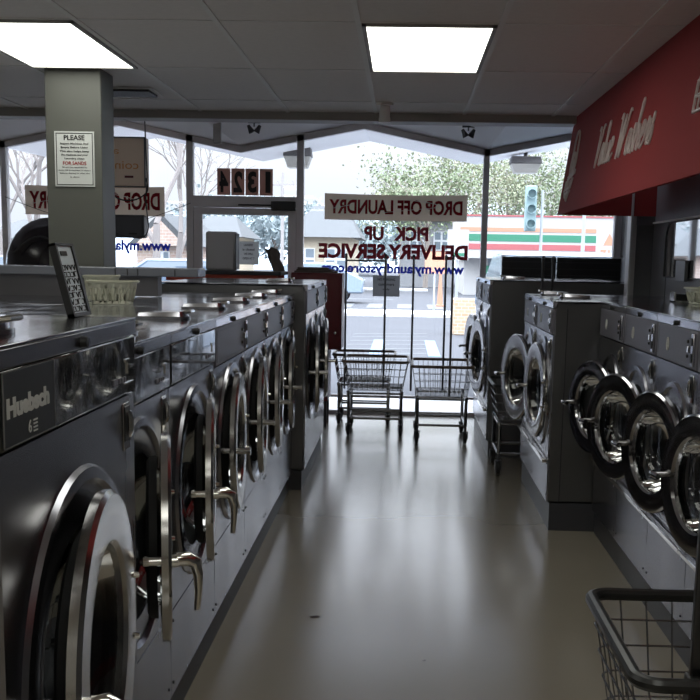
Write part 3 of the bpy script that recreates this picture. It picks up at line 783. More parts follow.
# ================================================================== ceiling things
def ceiling_light(label, x0, y0):
    T = thing('ceiling_light', label, 'ceiling light', (x0+.3048, y0+.6096, 2.5), 0, 'fluorescent ceiling lights')
    a, b = .29, .595
    f = MB()
    for (p, q_, r, s_) in ((-a, a, -b, -b+.018), (-a, a, b-.018, b), (-a, -a+.018, -b, b), (a-.018, a, -b, b)): f.box(p, q_, r, s_, -.014, -.001)
    link('frame', f, HEADM, T)
    link('diffuser', MB().box(-a+.018, a-.018, -b+.018, b-.018, -.010, -.002), DIFF, T, smooth=False)
ceiling_light('lit fluorescent ceiling light straight ahead over the aisle', -.2214, 4.986)
ceiling_light('lit fluorescent ceiling light at the upper left touching the pillar', -2.05, 4.986)
for i, (lx, ly) in enumerate([(-.2214, .11), (-.2214, -2.33), (-2.05, .11), (-2.05, -2.33), (-4.49, 4.986), (-4.49, .11), (-4.49, -2.33), (-.2214, 2.548), (-2.05, 2.548)][:9]):  # extra out-of-view lights, added to brighten the interior
    ceiling_light('added unseen fluorescent ceiling light behind or beside the camera, brightening the room', lx, ly)
T = thing('ceiling_vent', 'dark slotted air vent in the ceiling just right of the pillar', 'vent', (-1.78, 7.05, 2.5))
link('vent_frame', MB().box(-.24, .24, -.15, .15, -.012, -.0055), GRID, T)
for i in range(6): link('slat', MB().box(-.215, .215, -.12+i*.043, -.093+i*.043, -.026, -.012), KICK, T)
T = thing('ceiling_sensor', 'small round ceiling sensor on a stub in front of the header', 'sensor', (-.15, 7.45, 2.5))
UPM = Matrix.Rotation(PI/2, 4, 'Y')
link('mounting_disc', MB().lathe([(.001, .0), (.055, .0), (.055, .018), (.03, .022), (.001, .022)], 24, UPM), GRID, T)
link('sensor_body', MB().lathe([(.033, .02), (.034, .09), (.038, .10), (.038, .125), (.001, .128)], 20, UPM), GRID, T)
def spot(label, x, y):
    z = roofz(x); T = thing('spot_light', label, 'spot light', (x, y, z))
    link('bracket', MB().box(-.05, .05, -.015, .015, -.012, 0).tube((0, 0, -.01), (0, 0, -.04), .006), DARKBOX, T)
    for s_ in (-1, 1):
        Mh = Matrix.Translation((s_*.035, 0, -.055)) @ Matrix.Rotation(s_*.5, 4, 'Y') @ UPM
        link('lamp_head', MB().lathe([(.001, -.03), (.012, -.03), (.018, 0), (.028, .035), (.022, .033), (.001, .02)], 16, Mh), DARKBOX, T)
spot('small twin spot light under the folded canopy above the middle window, right side', .50, 9.5)
spot('small twin spot light under the folded canopy near the shop door', -1.27, 9.5)
o = link('bracket_arm', MB().box(-1.56, -1.50, 9.2, 9.24, 2.40, 2.61), HEADM, bevel=.003); tag(o, 'short flat hanger bracket under the canopy left of the twin spot light', 'bracket')

def flood(label, x0, x1, z0, z1, y):
    T = thing('flood_light', label, 'flood light', ((x0+x1)/2, y, z1), 0, 'box flood lights outside under the canopy edge'); hx = (x1-x0)/2; h = z1-z0
    link('housing', MB().add([(-hx, -.12, -h*.45), (hx, -.12, -h*.45), (hx, .12, -h*.45), (-hx, .12, -h*.45), (-hx*.92, -.1, -.0), (hx*.92, -.1, -.0), (hx*.92, .1, -.0), (-hx*.92, .1, -.0)],
         [(0, 3, 2, 1), (4, 5, 6, 7), (0, 1, 5, 4), (1, 2, 6, 5), (2, 3, 7, 6), (3, 0, 4, 7)]), LAMPD, T, bevel=.006)
    link('lens', MB().add([(-hx*.95, -.115, -h*.46), (hx*.95, -.115, -h*.46), (hx*.95, .115, -h*.46), (-hx*.95, .115, -h*.46), (-hx*.7, -.09, -h), (hx*.7, -.09, -h), (hx*.7, .09, -h), (-hx*.7, .09, -h)],
         [(0, 1, 2, 3), (4, 7, 6, 5), (0, 4, 5, 1), (1, 5, 6, 2), (2, 6, 7, 3), (3, 7, 4, 0)]), LAMPG, T, bevel=.006)
    link('stem', MB().tube((0, 0, -.005), (0, 0, roofz((x0+x1)/2)-z1+.01), .02), LAMPD, T)
flood('box flood light under the canopy edge behind the door post', -1.31, -1.01, 2.45, 2.66, 12.2)
flood('box flood light under the canopy edge outside the right window', 1.09, 1.42, 2.43, 2.60, 12.2)

# ================================================================== red sign valance
T = thing('sign_valance', 'long red sign board with white script above the right row of machines', 'sign', (0, 0, 0))
SB = 1.835; XT, XB = 1.165, 1.073
def vx(z): return XB+(XT-XB)*(z-SB)/(2.5-SB)
g = MB(); g.add([(XB, 0-2, SB), (XB, 8.1, SB), (XT, 8.1, 2.498), (XT, -2, 2.498), (XB+.02, -2, SB), (XB+.02, 8.1, SB), (XT+.02, 8.1, 2.498), (XT+.02, -2, 2.498)],
                [(0, 1, 2, 3), (4, 7, 6, 5), (0, 4, 5, 1), (1, 5, 6, 2), (2, 6, 7, 3), (3, 7, 4, 0)])
link('sign_face', g, REDSIGN, T, smooth=False)
link('end_panel', MB().add([(XB+.02, 8.08, SB), (XR, 8.08, SB), (XR, 8.08, 2.498), (XT+.02, 8.08, 2.498), (XB+.02, 8.1, SB), (XR, 8.1, SB), (XR, 8.1, 2.498), (XT+.02, 8.1, 2.498)],
                [(0, 1, 2, 3), (4, 7, 6, 5), (0, 4, 5, 1), (1, 5, 6, 2), (2, 6, 7, 3), (3, 7, 4, 0)]), REDSIGN, T, smooth=False)
# brush-script strokes: x to the right (towards the camera), y up; drawn as flat raised strokes
GL = {
 'V': (.52, [[(.0, .93), (.10, 1.0), (.14, .6), (.13, .0), (.30, .45), (.46, .98), (.52, 1.0)]]),
 'a': (.42, [[(.36, .46), (.20, .54), (.06, .30), (.08, .05), (.20, .04), (.34, .42)], [(.37, .52), (.30, .14), (.34, .02), (.44, .12)]]),
 'l': (.24, [[(.0, .12), (.20, .75), (.22, 1.0), (.12, .92), (.08, .40), (.12, .02), (.24, .12)]]),
 'u': (.44, [[(.04, .50), (.04, .12), (.14, .0), (.28, .20), (.34, .50)], [(.34, .50), (.30, .10), (.36, .0), (.46, .12)]]),
 'e': (.36, [[(.02, .20), (.22, .34), (.24, .50), (.12, .54), (.03, .25), (.10, .02), (.22, .02), (.36, .16)]]),
 'W': (.86, [[(.0, .92), (.10, 1.0), (.13, .5), (.10, .02), (.28, .5), (.42, .95), (.40, .45), (.38, .02), (.58, .5), (.74, 1.0), (.86, .98)]]),
 's': (.32, [[(.0, .10), (.18, .42), (.20, .60), (.14, .48), (.24, .22), (.16, .0), (.02, .06)]]),
 'h': (.44, [[(.0, .12), (.20, .78), (.22, 1.05), (.12, .95), (.06, .40), (.03, .0)], [(.05, .22), (.22, .52), (.30, .42), (.26, .08), (.34, .0), (.46, .12)]]),
 'r': (.32, [[(.0, .12), (.12, .56), (.16, .46), (.28, .50), (.22, .20), (.24, .02), (.34, .12)]]),
}
def script(mb, word, y_start, z0, height, width):
    tot = sum(GL[c][0] for c in word); sx = width/tot; xx = 0
    for ch in word:
        w0, strokes = GL[ch]
        for st in strokes:
            P = []
            for i in range(len(st)-1):
                p0, p1, p2, p3 = [Vector((*st[max(0, min(len(st)-1, j))], 0)) for j in (i-1, i, i+1, i+2)]
                for k in range(5):
                    t = k/5; P.append(.5*((2*p1)+(-p0+p2)*t+(2*p0-5*p1+4*p2-p3)*t*t+(-p0+3*p1-3*p2+p3)*t**3))
            P.append(Vector((*st[-1], 0)))
            for a, b in zip(P, P[1:]):
                if (b-a).length < 1e-5: continue
                def pt(p, off):
                    yy = y_start-(xx+p.x+.10*p.y)*sx+off[0]; zz = z0+p.y*height+off[1]
                    return Vector((vx(zz)-.004, yy, zz))
                q0 = pt(a, (0, 0)); q1 = pt(b, (0, 0))
                q1 = q1+(q1-q0).normalized()*.003
                mb.path([q0, q1], .0062, 5)
        xx += w0
t = MB(); script(t, 'Value', 6.80, 2.055, .225, .56); link('script_lettering', t, SIGNW, T)
t = MB(); script(t, 'Washers', 6.13, 2.045, .225, .90); link('script_lettering', t, SIGNW, T)
# washer-and-bubbles emblem at the far end, basket emblem at the near end
def stroke(mb, pts, r=.007):
    mb.path([(vx(z)-.004, y, z) for y, z in pts], r, 5)
t = MB()
def ell(cy, cz, ry, rz_, a0=0, a1=2*PI, n=18): return [(cy+ry*math.cos(a0+(a1-a0)*i/n), cz+rz_*math.sin(a0+(a1-a0)*i/n)) for i in range(n+1)]
stroke(t, ell(7.70, 2.27, .085, .10, -.3, PI+.3)); stroke(t, [(7.79, 2.25), (7.82, 2.14), (7.80, 2.08)]); stroke(t, [(7.61, 2.25), (7.60, 2.16), (7.63, 2.09)])
stroke(t, ell(7.71, 2.18, .05, .05)); stroke(t, ell(7.66, 2.14, .03, .035)); stroke(t, ell(7.76, 2.12, .03, .03))
for z in (2.095, 2.08): stroke(t, [(7.84, z-.02), (7.56, z+.01)], .009)
stroke(t, [(7.90, 2.05), (7.92, 1.98), (7.86, 1.94)]); stroke(t, [(7.86, 2.05), (7.84, 1.99), (7.66, 2.0), (7.62, 2.06)], .010); stroke(t, [(7.80, 2.05), (7.80, 2.0)], .008); stroke(t, [(7.70, 2.05), (7.70, 2.0)], .008)
stroke(t, [(7.84, 1.965), (7.66, 1.975)], .010); stroke(t, [(7.82, 1.955), (7.76, 1.915), (7.70, 1.965)], .008)
link('washer_emblem', t, SIGNW, T)
t = MB()
stroke(t, [(4.52, 2.205), (4.15, 2.205), (4.15, 2.085), (4.52, 2.085), (4.52, 2.205)]); stroke(t, [(4.52, 2.145), (4.15, 2.145)])
for y in (4.46, 4.40, 4.34, 4.28, 4.22): stroke(t, [(y, 2.205), (y, 2.085)], .005)
stroke(t, [(4.50, 2.21), (4.42, 2.27), (4.36, 2.36), (4.30, 2.37), (4.24, 2.28), (4.17, 2.21)])
link('basket_emblem', t, SIGNW, T)

# mirror on the right wall
T = thing('wall_mirror', 'large mirror panel with rounded upper corner on the grey right wall', 'mirror', (XR, 0, 0))
def rrect(ya, yb, za, zb, r, n=6):
    out = []
    for (cy, cz, a0) in ((yb-r, zb-r, 0), (ya+r, zb-r, PI/2), (ya+r, za+.01, PI), (yb-r, za+.01, 3*PI/2)):
        rr = r if a0 < PI else .01
        if a0 >= PI: cy = ya+.01 if a0 < 1.2*PI else yb-.01
        for i in range(n+1):
            a = a0+PI/2*i/n; out.append((cy+rr*math.cos(a), cz+rr*math.sin(a)))
    return out
poly = rrect(6.35, 7.66, 1.42, 1.775, .13)
link('mirror_glass', MB().prism(poly, -.014, -.006), MIRROR, T, smooth=False)
link('mirror_frame', MB().path([(-.016, a, b) for a, b in poly], .005, 6, closed=True), BLACK, T)
o = link('switch_box', MB().box(XR-.04, XR-.018, 7.0, 7.24, 1.40, 1.53), WALLD, bevel=.004); tag(o, 'grey electrical box at the lower corner of the wall mirror', 'electrical box')
# black panels behind the far right machines
T = thing('window_screen', 'long black low screen behind the tall far right machines', 'screen', (0, 0, 0))
for a, b in ((.905, 1.405), (1.415, 2.0)): link('screen_panel', MB().box(a, b, 10.52, 10.6, .0, 1.55), BLACK, T, bevel=.006)
link('top_rail', MB().box(.90, 2.01, 10.515, 10.605, 1.552, 1.562), FRAMEW, T)
for z in (1.38, 1.44, 1.50): link('slat_rib', MB().box(.91, 2.0, 10.51, 10.519, z, z+.008), KICK, T)

# ================================================================== laundry carts
def cart(label, x, y, rz, railm, rackdir=0, L=.64, W=.56, rack=True, wires=(11, 10, 4), group='wire laundry carts', rackx=None, zr=.645, rail_r=.0125):
    T = thing('laundry_cart', label, 'laundry cart', (x, y, 0), rz, group)
    a, b = W/2, L/2
    zb = .40
    def rr(a, b, z, r=.05, n=5):
        out = []
        for (cx, cy, a0) in ((a-r, b-r, 0), (-a+r, b-r, PI/2), (-a+r, -b+r, PI), (a-r, -b+r, 3*PI/2)):
            for i in range(n+1):
                t = a0+PI/2*i/n; out.append((cx+r*math.cos(t), cy+r*math.sin(t), z))
        return out
    link('rail', MB().path(rr(a, b, zr), rail_r, 10, closed=True), railm, T)
    w = MB(); fa, fb = .84, .88
    nx, ny, nz = wires
    for z in [zb+(zr-zb)*i/nz for i in range(nz)]:
        f = (z-zb)/(zr-zb); w.path(rr(a*(fa+(1-fa)*f), b*(fb+(1-fb)*f), z, .045), .0028, 5, closed=True)
    for i in range(1, nx):
        u = -1+2*i/nx
        w.path([(u*a*.95, -b, zr), (u*a*fa, -b*fb, zb), (u*a*fa, b*fb, zb), (u*a*.95, b, zr)], .0024, 5)
    for i in range(1, ny):
        u = -1+2*i/ny
        w.path([(-a, u*b*.95, zr), (-a*fa, u*b*fb, zb), (a*fa, u*b*fb, zb), (a, u*b*.95, zr)], .0024, 5)
    link('wire_basket', w, CARTST, T)
    # tubular base
    fa2, fb2 = a*.80, b*.78; f = MB()
    for s_ in (-1, 1):
        f.path([(s_*a*.82, -b*.86, zb-.01), (s_*fa2, -fb2, zb-.06), (s_*fa2, -fb2, .15), ], .014, 8)
        f.path([(s_*a*.82, b*.86, zb-.01), (s_*fa2, fb2, zb-.06), (s_*fa2, fb2, .15)], .014, 8)
        f.tube((s_*fa2, -fb2, .155), (s_*fa2, fb2, .155), .010, 8)
        f.tube((s_*fa2, -fb2, zb-.04), (s_*fa2, fb2, zb-.04), .009, 8)
    for yy in (-fb2, fb2):
        f.tube((-fa2, yy, .155), (fa2, yy, .155), .011, 8); f.tube((-fa2, yy, zb-.03), (fa2, yy, zb-.03), .009, 8)
    f.tube((-fa2, 0, .20), (fa2, 0, .20), .008, 8)
    link('base_frame', f, CARTST, T)
    for sx in (-1, 1):
        for sy in (-1, 1):
            px, py = sx*fa2, sy*fb2
            c = MB().tube((px, py, .10), (px, py, .155), .012, 8).box(px-.024, px-.018, py-.02, py+.03, .045, .108).box(px+.018, px+.024, py-.02, py+.03, .045, .108).box(px-.024, px+.024, py-.02, py+.022, .10, .108)
            co_ = link('caster', c, DARKBOX, T)
            link('wheel', MB().lathe([(.001, -.015), (.035, -.017), (.048, -.012), (.050, 0), (.048, .012), (.035, .017), (.001, .015)], 22, Matrix.Translation((px, py+.014, .0505))), RUBBER, co_)
    if rack:
        P = MB()
        for (px, py) in (rackx or ((-.2, 0), (.17, 0))):
            P.tube((px, py, zb-.02), (px, py, 1.515), .0095, 10); P.path([(px, py, 1.505), (px, py, 1.525), (px, py-.02, 1.54)], .012, 8)
        link('hanging_pole', P, POLE, T)
        q0, q1 = (rackx or ((-.2, 0), (.17, 0)))[:2]
        if rackdir == 0: link('crossbar', MB().tube((*q0, 1.49), (*q1, 1.49), .008, 8), POLE, T)
    return T
cart('chrome wire laundry cart with brown rail at the window, middle of the three', -.225, 9.72, 0, RAIL, 0, L=.62, W=.56, rackx=((-.335+.06, 0), (.065, 0)))
cart('chrome wire laundry cart with brown rail, rightmost of the three at the window', .335, 9.45, 0, RAIL, 1, L=.74, W=.50, rackx=((-.275+.02, .2), (.065, -.15), (.02, .2)))
cart('chrome wire laundry cart partly hidden behind the others, leftmost at the window', -.345, 10.31, 0, RAIL, 0, L=.5, W=.56, rack=False)
cart('dark wire laundry cart parked in the gap between the middle and far right machines', .90, 8.08, 0, RAILB, 1, L=.60, W=.50, rackx=((.08, -.05), (.15, -.05)))
T = cart('wire laundry cart with black rail and a grey pole in the right foreground', .775, 2.485, 0, RAILB, 0, L=.63, W=.56, wires=(8, 8, 4), rack=False, zr=.66, rail_r=.0165)
link('hanging_pole', MB().box(-.170, -.142, -.283, -.262, .42, 1.9), POLE, T, bevel=.004)
link('hanging_pole_socket', MB().box(-.176, -.136, -.303, -.255, .60, .67), RAILB, T, bevel=.004)
# debris on the floor
for lab, x, y, s_ in (('dry brown leaf lying on the aisle floor', -.343, 4.54, .025), ('tiny dark scrap on the aisle floor nearer the camera', .11, 4.05, .008)):
    b = MB(); b.add([(-s_, 0, .002), (-.3*s_, -.35*s_, .004), (s_, -.1*s_, .003), (.4*s_, .4*s_, .006), (-.4*s_, .4*s_, .003)], [(0, 1, 2, 3, 4)])
    b.add([(-s_, 0, .001), (-.3*s_, -.35*s_, .001), (s_, -.1*s_, .001), (.4*s_, .4*s_, .001), (-.4*s_, .4*s_, .001)], [(4, 3, 2, 1, 0)])
    o = link('dry_leaf' if s_ > .01 else 'dirt_scrap', b, CARDB, loc=(x, y, .0005)); tag(o, lab, 'leaf' if s_ > .01 else 'scrap')

# ================================================================== outdoors
struct('sidewalk', MB().box(-14, 12, YW+.06, 12.45, -.12, -.005), WALK, smooth=False)
struct('street_ground', MB().box(-150, 150, 12.45, 260, -.25, -.03), ASPH, smooth=False)
struct('far_sidewalk', MB().box(-60, 60, 30.5, 33.0, -.028, .05).box(-60, 1.2, 56, 58.5, -.028, .05), WALK, smooth=False)
rp = MB()
for i in range(7): rp.add([(-1.0+i*.0+.0, 17.2+i*1.0, -.026), (.5, 17.6+i*1.0, -.026), (.5, 17.72+i*1.0, -.026), (-1.0, 17.32+i*1.0, -.026)], [(0, 1, 2, 3)])
for x in (-6, -3.2, 3.1): rp.box(x, x+.1, 14, 22, -.029, -.024)
for x0 in (-14, -8.2, -2.6, 3, 9): rp.box(x0, x0+2.2, 43.6, 44.1, -.029, -.024)
for i in range(5): rp.box(-3.2+i*1.0, -2.7+i*1.0, 36, 39.4, -.029, -.024)
struct('road_marking', rp, ROADP, smooth=False)
struct('blue_marking', MB().box(-.55, -.35, 18, 21.6, -.029, -.023).box(.42, .62, 18, 21.6, -.029, -.023), BLUEP, smooth=False)
# tan brick planter wall at right of the car park
o = link('brick_planter', MB().box(1.05, 4.5, 23.5, 24.1, -.03, .72), BRICKW, bevel=.02); tag(o, 'low tan brick planter wall beyond the right carts', 'planter wall')
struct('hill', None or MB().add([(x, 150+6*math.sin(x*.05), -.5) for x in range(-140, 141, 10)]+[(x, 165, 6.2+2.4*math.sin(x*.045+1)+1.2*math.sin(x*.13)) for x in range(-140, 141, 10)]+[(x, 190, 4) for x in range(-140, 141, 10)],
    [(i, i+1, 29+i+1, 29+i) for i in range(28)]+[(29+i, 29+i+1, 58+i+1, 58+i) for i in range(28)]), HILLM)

def leafy(label, x, y, h, r, n, m_, size=.3, trunk=.16, seed=1, low=.35, group='leafy trees across the street', rzf=.8, name='leafy_tree', holes=True):
    rnd = random.Random(seed)
    T = thing(name, label, 'tree', (x, y, -.03), 0, group)
    tr = MB(); tips = []
    tr.path([(0, 0, 0), (.1*r*.3, 0, h*.3), (.0, .0, h*.55)], [trunk, trunk*.8, trunk*.5], 8)
    for i in range(9):
        a = 2*PI*i/9+rnd.uniform(-.3, .3); q = rnd.uniform(.5, .95)
        e = Vector((r*q*math.cos(a), r*q*math.sin(a), h*rnd.uniform(.55, .95)))
        st = Vector((0, 0, h*rnd.uniform(.25, .5)))
        mid = st.lerp(e, .5)+Vector((0, 0, .1*h))
        tr.path([st, mid, e], [trunk*.45, trunk*.28, trunk*.1], 5); tips += [mid, e, st.lerp(e, .75)]
    link('trunk', tr, BARK, T)
    clus = []
    for i in range(26):
        a = rnd.uniform(0, 2*PI); ph = rnd.uniform(-.5, 1.); q = rnd.uniform(.35, 1)
        clus.append(Vector((r*q*math.cos(a), r*q*math.sin(a), h*(low+(1-low)*.5)+(1-low)*h*.5*rzf*ph*1.1)))
    clus += tips
    vs = []; fs = []
    for i in range(n):
        c = rnd.choice(clus); s_ = r*.20
        p = c+Vector((rnd.gauss(0, s_), rnd.gauss(0, s_), rnd.gauss(0, s_*.75)))
        d1 = Vector((rnd.uniform(-1, 1), rnd.uniform(-1, 1), rnd.uniform(-1, 1))).normalized(); d2 = d1.cross(Vector((rnd.uniform(-1, 1), rnd.uniform(-1, 1), rnd.uniform(-1, 1)))).normalized()
        k = size*rnd.uniform(.5, 1.1); o = len(vs)
        vs += [tuple(p-d1*k*.5), tuple(p+d2*k*.28), tuple(p+d1*k*.5), tuple(p-d2*k*.28)]; fs.append((o, o+1, o+2, o+3))
    raw('foliage', vs, fs, m_, T)
    return T
def PX(px, Y): return (px-404)/1116*Y
TL = [(425, 64, 7.4, 3.3, 'broad leafy tree standing behind the middle of the banner, left of the convenience store'),
      (462, 70, 8.6, 3.6, 'tall leafy tree just left of the window post beside the store roof'),
      (400, 75, 7.6, 2.4, 'narrow leafy tree at the left end of the leafy row above the banner'),
      (505, 76, 9.0, 3.6, 'leafy tree behind the store just right of the window post'),
      (545, 80, 9.4, 4.0, 'leafy tree behind the store beneath the right flood light'),
      (582, 74, 8.0, 3.4, 'leafy tree behind the store at the edge of the red sign')]
for i, (px, Y, h, r, lab) in enumerate(TL):
    leafy(lab, PX(px, Y), Y, h, r, 3600, (LEAF1, LEAF2, LEAF2, LEAF1, LEAF2, LEAF1)[i], size=.24, seed=20+i, low=.25)
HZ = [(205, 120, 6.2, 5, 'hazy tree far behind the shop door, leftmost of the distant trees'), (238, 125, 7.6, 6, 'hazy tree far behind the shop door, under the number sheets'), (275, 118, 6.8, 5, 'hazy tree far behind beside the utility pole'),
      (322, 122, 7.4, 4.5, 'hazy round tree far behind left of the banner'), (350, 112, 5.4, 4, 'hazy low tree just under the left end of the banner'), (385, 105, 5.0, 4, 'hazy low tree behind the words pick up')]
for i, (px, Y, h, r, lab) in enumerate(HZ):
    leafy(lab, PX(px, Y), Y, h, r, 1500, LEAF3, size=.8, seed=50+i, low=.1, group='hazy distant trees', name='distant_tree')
def bare(label, x, y, h, seed, spread=.5):
    rnd = random.Random(seed); T = thing('bare_tree', label, 'tree', (x, y, -.03), 0, 'bare winter trees in the left windows')
    mb = MB(); fine = MB()
    def grow(p, d, L, r, lev):
        q = p+d*L; mid = p.lerp(q, .5)+Vector((rnd.uniform(-1, 1), rnd.uniform(-1, 1), 0))*L*.07
        (mb if lev < 3 else fine).path([p, mid, q], [r, r*.85, r*.7], 5 if lev < 3 else 3)
        if lev >= 6: return
        for k in range(3 if lev in (1, 2, 3) else 2):
            dd = (d+Vector((rnd.uniform(-1, 1), rnd.uniform(-1, 1), rnd.uniform(-.35, .6)))*spread*1.25).normalized()
            grow(q if k else mid.lerp(q, rnd.random()), dd, L*rnd.uniform(.62, .85), r*.62, lev+1)
    grow(Vector((0, 0, 0)), Vector((0, 0, 1)), h*.26, h*.016, 0)
    link('trunk', mb, BARKL, T); link('twig_canopy', fine, BARKL, T)
bare('bare branching tree behind the left edge of the leftmost banner', PX(38, 30), 30, 9.0, 3)
bare('bare branching tree seen right of the hanging lightbox', PX(158, 34), 34, 9.5, 9)
bare('bare branching tree just left of the shop door frame', PX(182, 40), 40, 9.0, 14)
bare('bare branching tree at the far left window edge', PX(2, 36), 36, 8.0, 22)

def house(label, x0, x1, y, depth, zw, zr, wallm, roofm, wins=(), gable=False):
    T = thing('house', label, 'house', ((x0+x1)/2, y, -.03), 0); hx = (x1-x0)/2
    link('wall', MB().box(-hx, hx, 0, depth, 0, zw), wallm, T, smooth=False)
    if gable: g = MB().add([(-hx-.3, -.3, zw), (hx+.3, -.3, zw), (0, -.3, zr), (-hx-.3, depth, zw), (hx+.3, depth, zw), (0, depth, zr)], [(0, 1, 2), (3, 5, 4), (0, 2, 5, 3), (1, 4, 5, 2), (0, 3, 4, 1)])
    else: g = MB().add([(-hx-.4, -.4, zw), (hx+.4, -.4, zw), (hx+.4, depth+.4, zw), (-hx-.4, depth+.4, zw), (-hx*.6, depth/2, zr), (hx*.6, depth/2, zr)], [(0, 3, 2, 1), (0, 1, 5, 4), (2, 3, 4, 5), (1, 2, 5), (3, 0, 4)])
    link('roof', g, roofm, T, smooth=False)
    if gable: link('gable_wall', MB().add([(-hx, -.32, zw), (hx, -.32, zw), (0, -.32, zr-.25), (-hx, -.28, zw), (hx, -.28, zw), (0, -.28, zr-.25)], [(0, 1, 2), (3, 5, 4), (0, 2, 5, 3), (1, 4, 5, 2), (0, 3, 4, 1)]), wallm, T, smooth=False)
    for (wx, wz, ww, wh) in wins:
        w = link('window', MB().box(wx-ww/2, wx+ww/2, -.06, -.005, wz, wz+wh), WINB, T)
        p = MB()
        for i in range(2):
            for j in range(2): p.box(wx-ww/2+.08+i*ww/2, wx-.04+i*ww/2, -.08, -.065, wz+.08+j*wh/2, wz+wh/2-.04+j*wh/2)
        link('pane', p, WING, w, smooth=False)
house('cream house with a grey roof seen left of the banner', PX(296, 52), PX(352, 52), 52, 8, 2.5, 4.1, CREAM, ROOFG, [(-.9, 1.0, 1.0, 1.0), (.55, 1.0, 1.0, 1.0)])
house('cream house left of the grey box, seen through the shop door', PX(188, 55), PX(236, 55), 55, 7, 2.5, 3.6, CREAM, ROOFG, [(.15, 1.0, .8, 1.0)])
house('grey two-storey house behind the word pick in the middle window', PX(400, 66), PX(452, 66), 66, 8, 3.8, 5.0, GREYH, ROOFG, [(.8, 2.1, .9, 1.1), (-.6, 2.1, .9, 1.1)])
house('small brick house with a white gable seen under the left banner', PX(138, 42), PX(188, 42), 42, 8, 1.9, 3.1, BRICKP, ROOFG, [(0.0, .9, .6, .8)], gable=True)
house('grey low house behind the chair in the far left window', PX(-20, 52), PX(60, 52), 52, 8, 2.2, 3.2, GREYH, ROOFG, [(0, .9, .9, .9)])

# convenience store with striped fascia
Y = 52; T = thing('convenience_store', 'long white store with red orange and green striped fascia across the street', 'store', (0, Y, -.03), 0)
xa, xb = PX(463, Y), PX(700, Y)
link('wall', MB().box(xa, xb, .3, 8, 0, 1.9), STOREW, T, smooth=False)
link('storefront_glass', MB().box(xa+.9, xb-.4, .22, .30, .3, 1.75), STOREGL, T, smooth=False)
link('fascia', MB().box(xa-.25, xb+.3, -.5, 8.2, 1.68, 3.55), STOREW, T, smooth=False)
for nm, mm, z0, z1 in (('orange_stripe', STOREO, 2.88, 3.06), ('green_stripe', STOREG, 2.45, 2.76), ('red_stripe', STORER, 2.07, 2.33)):
    link(nm, MB().box(xa-.26, xb+.31, -.515, -.5, z0, z1), mm, T, smooth=False)
link('red_roof_edge', MB().box(xa-.27, xb+.32, -.53, 8.2, 3.55, 3.62), STORER, T, smooth=False)
for i in range(9): link('window_post', MB().box(xa+1+i*1.15, xa+1.08+i*1.15, .12, .22, .3, 1.68), STOREW, T, smooth=False)
link('door_sign', MB().box(xa+.9, xa+1.9, .05, .12, 1.0, 1.35), STOREG, T, smooth=False)
for i, (x, z, w) in enumerate(((5.2, 1.0, .6), (6.9, 1.05, .55), (8.3, 1.1, 1.2))): link('window_poster', MB().box(x, x+w, .1, .16, z, z+.45), STOREW, T, smooth=False)
# poles and signs outside
Y = 40
def pole(name, label, x, y, h, r, m_, cat='pole'):
    T = thing(name, label, cat, (x, y, -.03)); link('post', MB().path([(0, 0, 0), (0, 0, h)], [r, r*.75], 10), m_, T); return T
T = pole('utility_pole', 'wooden utility pole with a crossarm right of the number sheets', PX(283, 70), 70, 6.7, .12, WOODP)
link('crossarm', MB().box(-.75, .75, -.06, .06, 5.9, 6.02), WOODP, T)
for x in (-.65, -.3, .3, .65): link('insulator', MB().tube((x, 0, 6.02), (x, 0, 6.2), .05, 6), WOODP, T)
T = pole('traffic_light', 'grey-green traffic light hanging on a pole left of the red sign', PX(537, 22), 22, 2.9, .035, METALP, 'traffic light')
link('signal_housing', MB().box(-.33, -.12, -.1, .1, 2.12, 2.98), TLIGHT, T, bevel=.02)
for i in range(3):
    z = 2.26+i*.28
    link('signal_visor', MB().lathe([(.085, 0), (.09, .13), (.08, .13), (.075, 0)], 14, Matrix.Translation((-.225, -.1, z)) @ Matrix.Rotation(-PI/2, 4, 'Z')), TLIGHT, T)
pole('street_pole', 'plain pale metal pole in front of the store, right of the traffic light', PX(578, 30), 30, 2.8, .06, METALP)
T = pole('sign_post', 'metal post with a white shield sign below the banner', PX(434, 34), 34, 1.9, .035, METALP, 'sign post')
link('sign_plate', MB().box(-.3, .3, -.04, -.02, 1.15, 1.8), STOREO, T)
T = pole('price_sign', 'white sign with a red triangle standing near the right window jamb', PX(603, 30), 30, 2.4, .05, METALP, 'sign')
link('sign_panel', MB().box(-.34, .34, -.09, -.055, 1.25, 2.5), STOREW, T)
t = MB(); add_text(t, '715', (-.22, -.092, 1.65), (1, 0, 0), (0, 0, 1), .44, .24, thick=.005, bold=.03); t.add([(-.16, -.093, 2.0), (.16, -.093, 2.0), (0, -.093, 2.32), (-.16, -.091, 2.0), (.16, -.091, 2.0), (0, -.091, 2.32)], [(0, 1, 2), (3, 5, 4), (0, 2, 5, 3), (1, 4, 5, 2), (0, 3, 4, 1)])
link('sign_print', t, STOREO, T, smooth=False)
T = pole('street_sign', 'white street sign on a pole beside the reversed P of pick', PX(456, 30), 30, 2.3, .04, METALP, 'street sign')
link('sign_plate', MB().box(-.28, .28, -.06, -.045, 1.55, 2.35), STOREW, T)
link('arrow_mark', MB().box(-.18, .18, -.066, -.06, 1.66, 1.74).box(-.18, -.10, -.066, -.06, 1.6, 1.8), STOREG, T)
o = link('traffic_cone', MB().lathe([(.001, 1.3), (.03, 1.3), (.10, .06), (.14, .05), (.14, 0)], 16, Matrix.Rotation(-PI/2, 4, 'Y')), STOREO, loc=(PX(440, 38), 38, -.02)); tag(o, 'tall orange construction cone behind the word delivery', 'traffic cone')

